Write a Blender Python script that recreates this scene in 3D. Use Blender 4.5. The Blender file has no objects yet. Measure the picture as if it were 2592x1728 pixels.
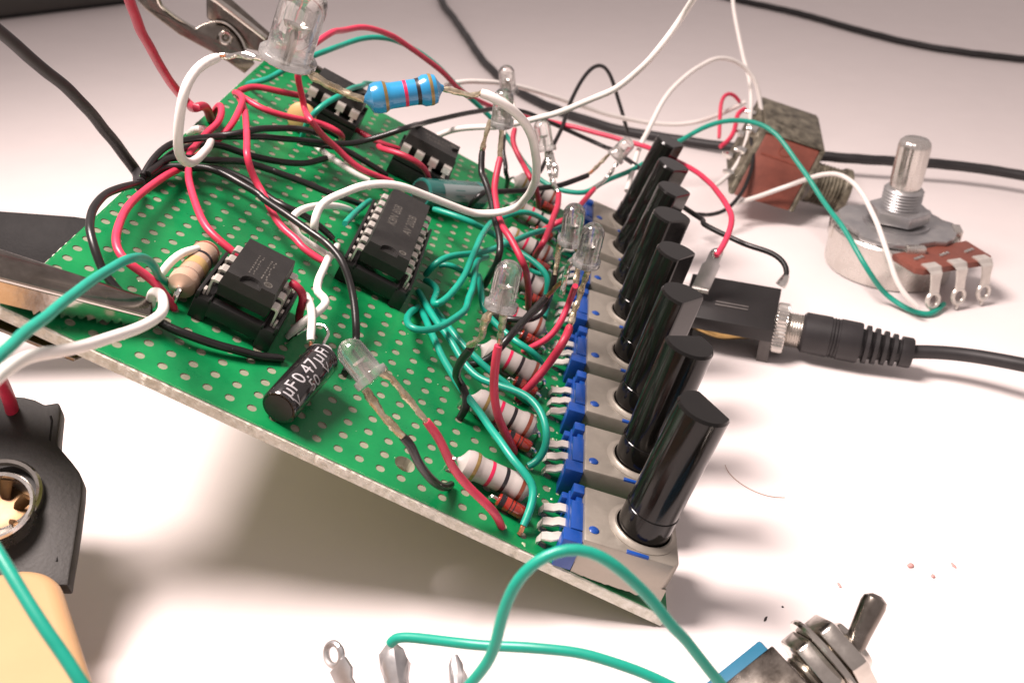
import bpy, bmesh, math, random
from mathutils import Vector, Matrix, noise as mnoise
random.seed(7)
# All lengths below are millimetres of the real desk; one Blender unit is one centimetre.
S = 0.1
scene = bpy.context.scene
col = scene.collection
scene.unit_settings.scale_length = 0.01

# ------------------------------------------------------------------ camera
cam_d = bpy.data.cameras.new('camera')
cam = bpy.data.objects.new('camera', cam_d)
col.objects.link(cam)
scene.camera = cam
cam_d.sensor_fit = 'HORIZONTAL'
cam_d.sensor_width = 36.0
cam_d.lens = 36.1875
cam_d.clip_start = 0.05
cam_d.clip_end = 500.0
_r = Matrix(((0.996376,-0.071838,0.045545),(0.075367,0.497393,-0.864246),(0.039432,0.864546,0.501004)))
cam.matrix_world = Matrix.Translation(Vector((41.324,-89.391,86.757)) * S) @ _r.to_4x4()
cam_d.dof.use_dof = True
cam_d.dof.focus_distance = 12.3
cam_d.dof.aperture_fstop = 0.52

# ------------------------------------------------------------------ light
world = bpy.data.worlds.new('World')
scene.world = world
world.use_nodes = True
bg = world.node_tree.nodes['Background']
bg.inputs['Color'].default_value = (1.0, 0.85, 0.82, 1)
bg.inputs['Strength'].default_value = 0.5

SPREAD = 100
def lamp(name, loc, target, size, power, color):
    d = bpy.data.lights.new(name, 'AREA')
    d.shape = 'ELLIPSE'
    d.size = size[0] * S
    d.size_y = size[1] * S
    d.energy = power
    d.spread = math.radians(SPREAD)
    d.color = color
    o = bpy.data.objects.new(name, d)
    col.objects.link(o)
    o.location = Vector(loc) * S
    dv = (Vector(target) - Vector(loc)).normalized()
    o.rotation_euler = dv.to_track_quat('-Z', 'Y').to_euler()
    return o
lamp('desk_lamp', (-92, 12, 285), (50, -10, 0), (112, 120), 7700, (1.0, 0.86, 0.815))

scene.view_settings.view_transform = 'Standard'
scene.view_settings.look = 'None'
scene.view_settings.exposure = 0.0
scene.view_settings.gamma = 1.0
scene.view_settings.use_curve_mapping = False
scene.render.engine = 'CYCLES'
scene.cycles.max_bounces = 12
scene.cycles.transmission_bounces = 10
scene.cycles.transparent_max_bounces = 24
scene.cycles.glossy_bounces = 6
scene.cycles.caustics_refractive = False
scene.cycles.caustics_reflective = False
scene.cycles.use_denoising = True
scene.cycles.sample_clamp_indirect = 6.0

# ------------------------------------------------------------------ materials
MATS = {}
def mat(name, color, rough=0.4, metal=0.0, spec=0.5, var=0.0, vscale=1.0, bump=0.0, bscale=6.0, coat=0.0, color2=None, rvar=0.0, sss=0.0):
    m = bpy.data.materials.new(name)
    m.use_nodes = True
    nt = m.node_tree
    b = nt.nodes['Principled BSDF']
    b.inputs['Base Color'].default_value = (*color, 1)
    b.inputs['Roughness'].default_value = rough
    b.inputs['Metallic'].default_value = metal
    b.inputs['Specular IOR Level'].default_value = spec
    b.inputs['Coat Weight'].default_value = coat
    b.inputs['Coat Roughness'].default_value = 0.08
    if sss:
        b.inputs['Subsurface Weight'].default_value = sss
        b.inputs['Subsurface Radius'].default_value = (0.06, 0.05, 0.04)
    tc = nt.nodes.new('ShaderNodeTexCoord')
    if var or color2 or rvar:
        n = nt.nodes.new('ShaderNodeTexNoise')
        n.inputs['Scale'].default_value = vscale
        n.inputs['Detail'].default_value = 6
        n.inputs['Roughness'].default_value = 0.65
        nt.links.new(tc.outputs['Object'], n.inputs['Vector'])
        if var or color2:
            ramp = nt.nodes.new('ShaderNodeValToRGB')
            c2 = color2 or tuple(min(1, c * (1 + var)) for c in color)
            c1 = tuple(c * (1 - var) for c in color)
            ramp.color_ramp.elements[0].position = 0.34
            ramp.color_ramp.elements[1].position = 0.68
            ramp.color_ramp.elements[0].color = (*c1, 1)
            ramp.color_ramp.elements[1].color = (*c2, 1)
            nt.links.new(n.outputs['Fac'], ramp.inputs['Fac'])
            nt.links.new(ramp.outputs['Color'], b.inputs['Base Color'])
        if rvar:
            mr = nt.nodes.new('ShaderNodeMapRange')
            mr.inputs['From Min'].default_value = 0.3
            mr.inputs['From Max'].default_value = 0.7
            mr.inputs['To Min'].default_value = max(0.03, rough - rvar)
            mr.inputs['To Max'].default_value = min(1, rough + rvar)
            nt.links.new(n.outputs['Fac'], mr.inputs['Value'])
            nt.links.new(mr.outputs['Result'], b.inputs['Roughness'])
    if bump:
        nb = nt.nodes.new('ShaderNodeTexNoise')
        nb.inputs['Scale'].default_value = bscale
        nb.inputs['Detail'].default_value = 4
        nt.links.new(tc.outputs['Object'], nb.inputs['Vector'])
        bp = nt.nodes.new('ShaderNodeBump')
        bp.inputs['Strength'].default_value = bump
        bp.inputs['Distance'].default_value = 0.02
        nt.links.new(nb.outputs['Fac'], bp.inputs['Height'])
        nt.links.new(bp.outputs['Normal'], b.inputs['Normal'])
    MATS[name] = m
    return m

mat('table', (0.80, 0.735, 0.72), 0.55, spec=0.3, var=0.015, vscale=0.8, bump=0.03, bscale=30)
mat('red_pvc', (0.60, 0.036, 0.085), 0.38, var=0.12, vscale=4, bump=0.05, bscale=9)
mat('dark_red_pvc', (0.42, 0.022, 0.055), 0.45, var=0.12, vscale=4)
mat('green_pvc', (0.006, 0.29, 0.205), 0.36, var=0.10, vscale=4, bump=0.05, bscale=9)
mat('black_pvc', (0.010, 0.009, 0.009), 0.33, var=0.2, vscale=4, bump=0.05, bscale=9)
mat('white_pvc', (0.76, 0.72, 0.68), 0.38, var=0.04, vscale=3, bump=0.05, bscale=9)
mat('black_rubber', (0.017, 0.015, 0.016), 0.5, var=0.25, vscale=3)
mat('mask_green', (0.002, 0.16, 0.048), 0.34, spec=0.34, color2=(0.006, 0.225, 0.064), vscale=1.5, bump=0.10, bscale=22, rvar=0.12)
mat('glass_fibre', (0.54, 0.52, 0.42), 0.45, color2=(0.80, 0.78, 0.70), vscale=9, bump=0.5, bscale=30, rvar=0.2)
mat('board_underside', (0.22, 0.25, 0.08), 0.5)
mat('hole_lining', (0.20, 0.20, 0.145), 0.5, color2=(0.28, 0.28, 0.20), vscale=2.2)
mat('flux', (0.30, 0.42, 0.24), 0.12, color2=(0.62, 0.60, 0.45), vscale=6, bump=0.8, bscale=18)
mat('tin', (0.66, 0.62, 0.57), 0.3, metal=0.5, var=0.12, vscale=5, bump=0.15, bscale=12)
mat('solder', (0.74, 0.72, 0.68), 0.13, metal=1.0, var=0.15, vscale=7, bump=0.6, bscale=11)
mat('burnt_tin', (0.42, 0.33, 0.20), 0.30, metal=0.85, color2=(0.66, 0.60, 0.47), vscale=7, bump=0.5, bscale=14, rvar=0.12)
mat('copper', (0.72, 0.30, 0.16), 0.3, metal=1.0, var=0.2, vscale=8)
mat('pot_metal', (0.33, 0.30, 0.255), 0.42, metal=0.55, var=0.08, vscale=3, bump=0.08, bscale=20, rvar=0.08)
mat('pot_blue', (0.008, 0.055, 0.27), 0.3, var=0.12, vscale=3)
mat('shaft_black', (0.006, 0.0055, 0.005), 0.12, spec=0.32, rvar=0.04, vscale=2.2, var=0.2)
mat('ic_black', (0.014, 0.013, 0.012), 0.5, var=0.25, vscale=5, bump=0.12, bscale=40)
mat('ic_print', (0.085, 0.078, 0.068), 0.6, var=0.35, vscale=9)
mat('socket_black', (0.0085, 0.008, 0.008), 0.4, var=0.2, vscale=4)
mat('pin_metal', (0.62, 0.58, 0.53), 0.34, metal=0.5, var=0.1, vscale=5)
mat('resistor_grey', (0.40, 0.36, 0.34), 0.42, var=0.06, vscale=4, bump=0.1, bscale=10)
mat('resistor_tan', (0.40, 0.26, 0.185), 0.2, color2=(0.46, 0.31, 0.22), vscale=3, coat=0.6)
mat('resistor_blue', (0.012, 0.20, 0.42), 0.25, color2=(0.02, 0.25, 0.48), vscale=3, coat=0.6, bump=0.12, bscale=7)
mat('band_red', (0.55, 0.012, 0.07), 0.35, var=0.2, vscale=9)
mat('band_black', (0.012, 0.009, 0.012), 0.4)
mat('band_brown', (0.22, 0.05, 0.028), 0.35, var=0.25, vscale=9)
mat('band_gold', (0.30, 0.20, 0.07), 0.3, metal=0.4, var=0.2, vscale=9)
mat('band_orange', (0.47, 0.27, 0.12), 0.35, color2=(0.46, 0.33, 0.12), vscale=4)
mat('band_grey', (0.26, 0.19, 0.15), 0.35)
mat('diode_glass', (0.30, 0.02, 0.010), 0.08, color2=(0.24, 0.012, 0.006), vscale=12, coat=1.0)
mat('cap_sleeve', (0.010, 0.0085, 0.009), 0.16, coat=0.7)
mat('cap_print', (0.36, 0.35, 0.36), 0.4)
mat('teal_sleeve', (0.012, 0.125, 0.11), 0.16, coat=0.5)
mat('grey_stripe', (0.22, 0.27, 0.27), 0.25, coat=0.4)
mat('ceramic_tan', (0.55, 0.34, 0.14), 0.45, var=0.08, vscale=3)
mat('chrome', (0.50, 0.47, 0.43), 0.17, metal=1.0, color2=(0.62, 0.59, 0.54), vscale=4, bump=0.06, bscale=14, rvar=0.06)
mat('dark_chrome', (0.15, 0.13, 0.11), 0.22, metal=1.0, color2=(0.26, 0.235, 0.21), vscale=3, rvar=0.08)  # darker chrome; the clip jaws' dark reflections are put into the base colour
mat('nickel', (0.62, 0.59, 0.55), 0.26, metal=0.95, color2=(0.72, 0.69, 0.65), vscale=4, rvar=0.07)
mat('zinc_grey', (0.37, 0.37, 0.38), 0.36, metal=0.8, color2=(0.52, 0.51, 0.50), vscale=3, bump=0.1, bscale=9)
mat('phenolic', (0.17, 0.048, 0.032), 0.5, color2=(0.235, 0.068, 0.045), vscale=3)
mat('phenolic_dark', (0.16, 0.035, 0.022), 0.5, color2=(0.24, 0.06, 0.035), vscale=3)
mat('old_metal', (0.05, 0.042, 0.028), 0.45, metal=0.4, color2=(0.28, 0.25, 0.185), vscale=4.5, bump=0.3, bscale=6)
mat('jack_plastic', (0.010, 0.0085, 0.0085), 0.45, var=0.2, vscale=3)
mat('jack_edge', (0.10, 0.09, 0.085), 0.5, var=0.2, vscale=3)
mat('brass', (0.60, 0.40, 0.16), 0.28, metal=1.0, var=0.15, vscale=5)
mat('vinyl', (0.018, 0.016, 0.0135), 0.6, var=0.2, vscale=6, bump=0.2, bscale=25)
mat('snap_brown', (0.12, 0.06, 0.03), 0.4, metal=0.6, color2=(0.22, 0.13, 0.05), vscale=4)
mat('cream', (0.47, 0.285, 0.145), 0.4, var=0.03, vscale=1)
mat('toggle_blue', (0.010, 0.115, 0.20), 0.35, var=0.08, vscale=2)
mat('laptop_grey', (0.055, 0.050, 0.045), 0.55, var=0.1, vscale=1)
mat('black_paint', (0.006, 0.0055, 0.0055), 0.6, spec=0.15, color2=(0.012, 0.011, 0.011), vscale=5, bump=0.2, bscale=25)
mat('hair_brown', (0.30, 0.15, 0.09), 0.5)
mat('crumb_pink', (0.55, 0.28, 0.26), 0.6)
mat('crumb_dark', (0.02, 0.015, 0.015), 0.6)

def glass_mat(name, tint, rough, share, milk):
    """Clear epoxy: part refracting, part straight through, with a little milkiness and a sheen."""
    m = bpy.data.materials.new(name)
    m.use_nodes = True
    nt = m.node_tree
    nt.nodes.clear()
    N = nt.nodes.new
    out = N('ShaderNodeOutputMaterial')
    g = N('ShaderNodeBsdfGlass')
    g.inputs['Color'].default_value = (*tint, 1)
    g.inputs['Roughness'].default_value = rough
    g.inputs['IOR'].default_value = 1.5
    t = N('ShaderNodeBsdfTransparent')
    t.inputs['Color'].default_value = (*tint, 1)
    df = N('ShaderNodeBsdfTranslucent')
    df.inputs['Color'].default_value = (0.9, 0.88, 0.85, 1)
    dd = N('ShaderNodeBsdfDiffuse')
    dd.inputs['Color'].default_value = (0.85, 0.83, 0.8, 1)
    ad = N('ShaderNodeMixShader')
    ad.inputs['Fac'].default_value = 0.5
    nt.links.new(df.outputs[0], ad.inputs[1])
    nt.links.new(dd.outputs[0], ad.inputs[2])
    m1 = N('ShaderNodeMixShader')
    m1.inputs['Fac'].default_value = share
    nt.links.new(t.outputs[0], m1.inputs[1])
    nt.links.new(g.outputs[0], m1.inputs[2])
    m3 = N('ShaderNodeMixShader')
    nz = N('ShaderNodeTexNoise')
    nz.inputs['Scale'].default_value = 5.0
    tc = N('ShaderNodeTexCoord')
    nt.links.new(tc.outputs['Object'], nz.inputs['Vector'])
    mr = N('ShaderNodeMapRange')
    mr.inputs['From Min'].default_value = 0.3
    mr.inputs['From Max'].default_value = 0.7
    mr.inputs['To Min'].default_value = milk * 0.5
    mr.inputs['To Max'].default_value = milk * 1.5
    nt.links.new(nz.outputs['Fac'], mr.inputs['Value'])
    sx = N('ShaderNodeSeparateXYZ')
    nt.links.new(tc.outputs['Object'], sx.inputs[0])
    mz = N('ShaderNodeMapRange')
    mz.inputs['From Min'].default_value = 0.08
    mz.inputs['From Max'].default_value = 0.36
    mz.inputs['To Min'].default_value = 4.5
    mz.inputs['To Max'].default_value = 0.8
    nt.links.new(sx.outputs['Z'], mz.inputs['Value'])
    mu = N('ShaderNodeMath')
    mu.operation = 'MULTIPLY'
    nt.links.new(mr.outputs['Result'], mu.inputs[0])
    nt.links.new(mz.outputs['Result'], mu.inputs[1])
    nt.links.new(mu.outputs[0], m3.inputs['Fac'])
    nt.links.new(m1.outputs[0], m3.inputs[1])
    nt.links.new(ad.outputs[0], m3.inputs[2])
    gl = N('ShaderNodeBsdfGlossy')
    gl.inputs['Roughness'].default_value = 0.06
    fr = N('ShaderNodeFresnel')
    fr.inputs['IOR'].default_value = 1.5
    m2 = N('ShaderNodeMixShader')
    nt.links.new(fr.outputs[0], m2.inputs['Fac'])
    nt.links.new(m3.outputs[0], m2.inputs[1])
    nt.links.new(gl.outputs[0], m2.inputs[2])
    nt.links.new(m2.outputs[0], out.inputs['Surface'])
    MATS[name] = m
glass_mat('led_epoxy', (0.99, 0.985, 0.975), 0.015, 0.7, 0.06)

# ------------------------------------------------------------------ mesh helpers
class MB:
    """Collects pieces of one mesh, in millimetres."""
    def __init__(self):
        self.v = []; self.f = []
    def add(self, vs, fs):
        n = len(self.v)
        self.v += [tuple(q) for q in vs]
        self.f += [tuple(i + n for i in f) for f in fs]
        return self
    def box(self, lo, hi, bev=0.0):
        bm = bmesh.new()
        bmesh.ops.create_cube(bm, size=1.0)
        for v in bm.verts:
            v.co = Vector([(lo[i] + hi[i]) / 2 + v.co[i] * (hi[i] - lo[i]) for i in range(3)])
        if bev:
            bmesh.ops.bevel(bm, geom=bm.edges[:], offset=bev, segments=2, profile=0.5, affect='EDGES')
        return self.from_bm(bm)
    def from_bm(self, bm, M=None):
        bm.verts.index_update()
        vs = [(M @ v.co) if M else v.co.copy() for v in bm.verts]
        self.add(vs, [[v.index for v in f.verts] for f in bm.faces])
        bm.free()
        return self
    def prism(self, pts, t, bev=0.0):
        """pts: corners (3-D, about planar); t: thickness vector."""
        bm = bmesh.new()
        a = [bm.verts.new(Vector(p)) for p in pts]
        b = [bm.verts.new(Vector(p) + Vector(t)) for p in pts]
        n = len(a)
        bm.faces.new(a); bm.faces.new(b[::-1])
        for i in range(n):
            bm.faces.new((a[i], b[i], b[(i + 1) % n], a[(i + 1) % n]))
        bmesh.ops.recalc_face_normals(bm, faces=bm.faces[:])
        if bev:
            bmesh.ops.bevel(bm, geom=bm.edges[:], offset=bev, segments=2, profile=0.5, affect='EDGES')
        return self.from_bm(bm)
    def lathe(self, prof, M=None, n=24, jit=0.0, caps=True):
        """prof: list of (radius, z); turned about z, then moved by M."""
        M = M or Matrix.Identity(4)
        vs = []; fs = []
        for r, z in prof:
            for k in range(n):
                a = 2 * math.pi * k / n
                rr = r * (1 + (random.uniform(-jit, jit) if jit else 0))
                vs.append(M @ Vector((rr * math.cos(a), rr * math.sin(a), z)))
        for i in range(len(prof) - 1):
            for k in range(n):
                k2 = (k + 1) % n
                fs.append((i * n + k, i * n + k2, (i + 1) * n + k2, (i + 1) * n + k))
        if caps:
            fs.append(tuple(range(n))[::-1])
            fs.append(tuple((len(prof) - 1) * n + k for k in range(n)))
        return self.add(vs, fs)
    def tube(self, pts, r, n=12, lump=0.0, flat=1.0):
        """r: radius or list of radii, along a polyline with rotation-minimising frames."""
        P = [Vector(p) for p in pts]
        m = len(P)
        R = r if isinstance(r, (list, tuple)) else [r] * m
        T = []
        for i in range(m):
            d = P[min(i + 1, m - 1)] - P[max(i - 1, 0)]
            T.append(d.normalized() if d.length > 1e-9 else Vector((0, 0, 1)))
        up = Vector((0, 0, 1)) if abs(T[0].z) < 0.9 else Vector((1, 0, 0))
        u = (up - T[0] * up.dot(T[0])).normalized()
        vs = []; fs = []
        for i in range(m):
            u = (u - T[i] * u.dot(T[i])).normalized()
            w = T[i].cross(u)
            for k in range(n):
                a = 2 * math.pi * k / n
                rr = R[i]
                if lump:
                    rr *= 1 + lump * mnoise.noise((P[i] + u * math.cos(a) * rr + w * math.sin(a) * rr) * 1.6)
                vs.append(P[i] + u * rr * math.cos(a) + w * rr * math.sin(a) * flat)
        for i in range(m - 1):
            for k in range(n):
                k2 = (k + 1) % n
                fs.append((i * n + k, i * n + k2, (i + 1) * n + k2, (i + 1) * n + k))
        fs.append(tuple(range(n))[::-1])
        fs.append(tuple((m - 1) * n + k for k in range(n)))
        return self.add(vs, fs)
    def build(self, name, material, parent=None, loc=None, world=False, smooth=True, sharp=35):
        """world=True: the vertices are world mm and are brought into the parent's frame."""
        vs = self.v
        if parent is not None and world:
            Mi = parent.matrix_world.inverted()
            co = [Mi @ (Vector(p) * S) for p in vs]
        elif loc is not None:
            co = [(Vector(p) - Vector(loc)) * S for p in vs]
        else:
            co = [Vector(p) * S for p in vs]
        me = bpy.data.meshes.new(name)
        me.from_pydata([tuple(c) for c in co], [], self.f)
        me.materials.append(MATS[material])
        me.update()
        if smooth:
            me.polygons.foreach_set('use_smooth', [True] * len(me.polygons))
            me.set_sharp_from_angle(angle=math.radians(sharp))
        o = bpy.data.objects.new(name, me)
        col.objects.link(o)
        if parent is not None:
            o.parent = parent
        elif loc is not None:
            o.location = Vector(loc) * S
        return o

def tag(o, label, cat, group=None):
    o['label'] = label
    o['category'] = cat
    if group:
        o['group'] = group
    return o

def thing(name, label, cat, M, group=None):
    """An Empty at the thing's base; M is its frame with translation in mm."""
    o = bpy.data.objects.new(name, None)
    col.objects.link(o)
    M2 = M.copy()
    M2.translation = M.translation * S
    o.matrix_world = M2
    o.empty_display_size = 0.2
    bpy.context.view_layer.update()
    return tag(o, label, cat, group)

def spline(pts, step=0.7):
    """Centripetal-ish Catmull-Rom through the points, resampled."""
    P = [Vector(p) for p in pts]
    if len(P) == 2:
        return P
    P = [P[0] * 2 - P[1]] + P + [P[-1] * 2 - P[-2]]
    out = []
    for i in range(1, len(P) - 2):
        p0, p1, p2, p3 = P[i - 1:i + 3]
        t0 = 0.0
        t1 = t0 + max(1e-4, (p1 - p0).length) ** 0.5
        t2 = t1 + max(1e-4, (p2 - p1).length) ** 0.5
        t3 = t2 + max(1e-4, (p3 - p2).length) ** 0.5
        k = max(2, int((p2 - p1).length / step))
        for j in range(k):
            t = t1 + (t2 - t1) * j / k
            a1 = p0 * ((t1 - t) / (t1 - t0)) + p1 * ((t - t0) / (t1 - t0))
            a2 = p1 * ((t2 - t) / (t2 - t1)) + p2 * ((t - t1) / (t2 - t1))
            a3 = p2 * ((t3 - t) / (t3 - t2)) + p3 * ((t - t2) / (t3 - t2))
            b1 = a1 * ((t2 - t) / (t2 - t0)) + a2 * ((t - t0) / (t2 - t0))
            b2 = a2 * ((t3 - t) / (t3 - t1)) + a3 * ((t - t1) / (t3 - t1))
            out.append(b1 * ((t2 - t) / (t2 - t1)) + b2 * ((t - t1) / (t2 - t1)))
    out.append(P[-2])
    return out

def smooth_pts(P, k=2):
    for _ in range(k * 5):
        P = [P[0]] + [(P[i - 1] + P[i] * 2 + P[i + 1]) / 4 for i in range(1, len(P) - 1)] + [P[-1]]
    return P

BASE = Vector((0, 0, 28.9330))
BM = Matrix.Translation(BASE) @ Matrix.Rotation(math.radians(26.1), 4, 'Y')
def bp(x, y, z=0.0):
    """A point given on the tilted board (mm from its corner hole) as a world point."""
    return BM @ Vector((x, y, z))
def bframe(x, y, z=0.0, rz=0.0):
    return BM @ Matrix.Translation((x, y, z)) @ Matrix.Rotation(rz, 4, 'Z')
def axis_frame(a, b, roll=0.0):
    """Frame at a with its z axis towards b."""
    a = Vector(a); b = Vector(b)
    q = (b - a).to_track_quat('Z', 'Y')
    return Matrix.Translation(a) @ q.to_matrix().to_4x4() @ Matrix.Rotation(roll, 4, 'Z')

def text_mesh(body, size, slices=0.0):
    cu = bpy.data.curves.new('lettering', 'FONT')
    cu.body = body
    cu.size = size
    cu.align_x = 'CENTER'
    cu.align_y = 'CENTER'
    cu.resolution_u = 3
    o = bpy.data.objects.new('lettering', cu)
    col.objects.link(o)
    dg = bpy.context.evaluated_depsgraph_get()
    me = bpy.data.meshes.new_from_object(o.evaluated_get(dg))
    if slices:
        bm_ = bmesh.new()
        bm_.from_mesh(me)
        y = -size
        while y < size:
            bmesh.ops.bisect_plane(bm_, geom=bm_.verts[:] + bm_.edges[:] + bm_.faces[:], plane_co=(0, y, 0), plane_no=(0, 1, 0))
            y += slices
        bm_.to_mesh(me)
        bm_.free()
    vs = [v.co.copy() for v in me.vertices]
    fs = [tuple(p.vertices) for p in me.polygons]
    bpy.data.objects.remove(o)
    bpy.data.curves.remove(cu)
    bpy.data.meshes.remove(me)
    return vs, fs

# ------------------------------------------------------------------ the surface
t = MB()
t.add([(-700, -260, 0), (800, -260, 0), (800, 900, 0), (-700, 900, 0)], [(0, 1, 2, 3)])
o = t.build('tabletop', 'table', smooth=False)
o['kind'] = 'structure'

# ------------------------------------------------------------------ the perforated board
PITCH = 2.54
X0, X1, Y0, Y1, TH = -16.51, 62.23, -2.3, 96.5, 1.5
board = thing('perforated_board', 'green perforated circuit board tilted on its right edge, full of soldered parts', 'circuit board', BM)
top = MB(); lin = MB()
NS = 16
DRILLED = {(11, 1): 1.35}
def cell(i, j):
    cx, cy, h = i * PITCH, j * PITCH, PITCH / 2
    r = DRILLED.get((i, j), 0.545)
    sq = []
    for k in range(NS):
        s_, q = divmod(k, NS // 4)
        e = -h + 2 * h * q / (NS // 4)
        sq.append([(e, -h), (h, e), (-e, h), (-h, -e)][s_])
    if r > h:
        r = h * 0.98
    vs = [(cx + x, cy + y, 0) for x, y in sq]
    ang = [math.atan2(y, x) for x, y in sq]
    vs += [(cx + r * math.cos(a), cy + r * math.sin(a), 0) for a in ang]
    through = (i, j) in DRILLED
    dz = -TH if through else -0.10
    vs += [(cx + r * math.cos(a), cy + r * math.sin(a), dz) for a in ang]
    fs = []
    for k in range(NS):
        k2 = (k + 1) % NS
        fs.append((k, k2, NS + k2, NS + k))
    top.add(vs[:2 * NS], fs)
    wall = [(NS + k, NS + (k + 1) % NS, 2 * NS + (k + 1) % NS, 2 * NS + k) for k in range(NS)]
    lin.add(vs, wall + ([] if through else [tuple(range(2 * NS, 3 * NS))]))
for i in range(-6, 25):
    for j in range(0, 38):
        cell(i, j)
ya, yb = -PITCH / 2, 37.5 * PITCH
top.add([(X0, Y0, 0), (X1, Y0, 0), (X1, ya, 0), (X0, ya, 0)], [(0, 1, 2, 3)])
top.add([(X0, yb, 0), (X1, yb, 0), (X1, Y1, 0), (X0, Y1, 0)], [(0, 1, 2, 3)])
top.build('solder_mask', 'mask_green', board, smooth=False)
lin.build('hole_lining', 'hole_lining', board, smooth=False)['kind'] = 'stuff'
und = MB()
hx, hy, hh = 11 * PITCH, PITCH, PITCH / 2
for (a, b, c, d) in ((X0, Y0, hx - hh, Y1), (hx + hh, Y0, X1, Y1), (hx - hh, Y0, hx + hh, hy - hh), (hx - hh, hy + hh, hx + hh, Y1)):
    und.add([(a, b, -TH), (c, b, -TH), (c, d, -TH), (a, d, -TH)], [(3, 2, 1, 0)])
und.build('underside', 'board_underside', board, smooth=False)
def edge(p, q, outw):
    """A sawn, slightly ragged glass-fibre edge from p to q."""
    p = Vector(p); q = Vector(q); outw = Vector(outw)
    n = int((q - p).length / 0.45); m = 6
    vs = []; fs = []
    for i in range(n + 1):
        c = p.lerp(q, i / n)
        rag = 0.16 * mnoise.noise(c * 0.9) + 0.10 * mnoise.noise(c * 2.7)
        for k in range(m + 1):
            z = -TH * k / m
            b_ = 0.13 * mnoise.noise(Vector((c.x * 2.2, c.y * 2.2, z * 4.0 + 3)))
            push = rag + b_ if 0 < k < m else 0.0
            if k == 0:
                push = 0.0
            vs.append(c + outw * (0.10 + push if k else -0.16 - 0.22 * abs(mnoise.noise(c * 1.7))) + Vector((0, 0, z + (0.004 if k == 0 else 0))))
    for i in range(n):
        for k in range(m):
            a = i * (m + 1) + k
            fs.append((a, a + 1, a + m + 2, a + m + 1))
    e = MB(); e.add(vs, fs)
    return e.build('sawn_edge', 'glass_fibre', board, smooth=False)
edge((X0, Y0, 0), (X1, Y0, 0), (0, -1, 0))
edge((X1, Y0, 0), (X1, Y1, 0), (1, 0, 0))
edge((X1, Y1, 0), (X0, Y1, 0), (0, 1, 0))
edge((X0, Y1, 0), (X0, Y0, 0), (-1, 0, 0))
# flux and solder residue on the upper side of the board
fx = MB()
def blob(mb, c, r, hgt, n=10, rings=3, seed=0):
    rnd = random.Random(seed)
    vs = []; fs = []
    amp = [rnd.uniform(0.7, 1.25) for _ in range(n)]
    for q in range(rings):
        f_ = 1 - q / rings
        for k in range(n):
            a = 2 * math.pi * k / n
            vs.append((c[0] + r * f_ * amp[k] * math.cos(a), c[1] + r * f_ * amp[k] * math.sin(a), c[2] + hgt * math.sin(math.pi / 2 * q / rings)))
    vs.append((c[0], c[1], c[2] + hgt))
    for q in range(rings - 1):
        for k in range(n):
            k2 = (k + 1) % n
            fs.append((q * n + k, q * n + k2, (q + 1) * n + k2, (q + 1) * n + k))
    for k in range(n):
        fs.append(((rings - 1) * n + k, (rings - 1) * n + (k + 1) % n, rings * n))
    mb.add(vs, fs)
for s_ in range(120):
    k = random.randrange(8)
    x = random.choice([random.uniform(43.2, 46.6), random.uniform(46, 49), random.uniform(39, 45)])
    y = 12.7 * k + random.uniform(-2, 10.5)
    blob(fx, (x, y, 0.002), random.uniform(0.08, 0.32), random.uniform(0.03, 0.16), 8, 3, s_)
for s_ in range(70):
    blob(fx, (random.uniform(-14, 44), random.uniform(0, 92), 0.002), random.uniform(0.05, 0.13), random.uniform(0.03, 0.1), 7, 2, 500 + s_)
fx.build('flux_residue', 'flux', board)['kind'] = 'stuff'

# ------------------------------------------------------------------ the row of eight small potentiometers
def copy_tree(o, parent=None):
    c = o.copy()
    col.objects.link(c)
    c.parent = parent
    for ch in list(o.children):
        copy_tree(ch, c)
    return c

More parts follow.
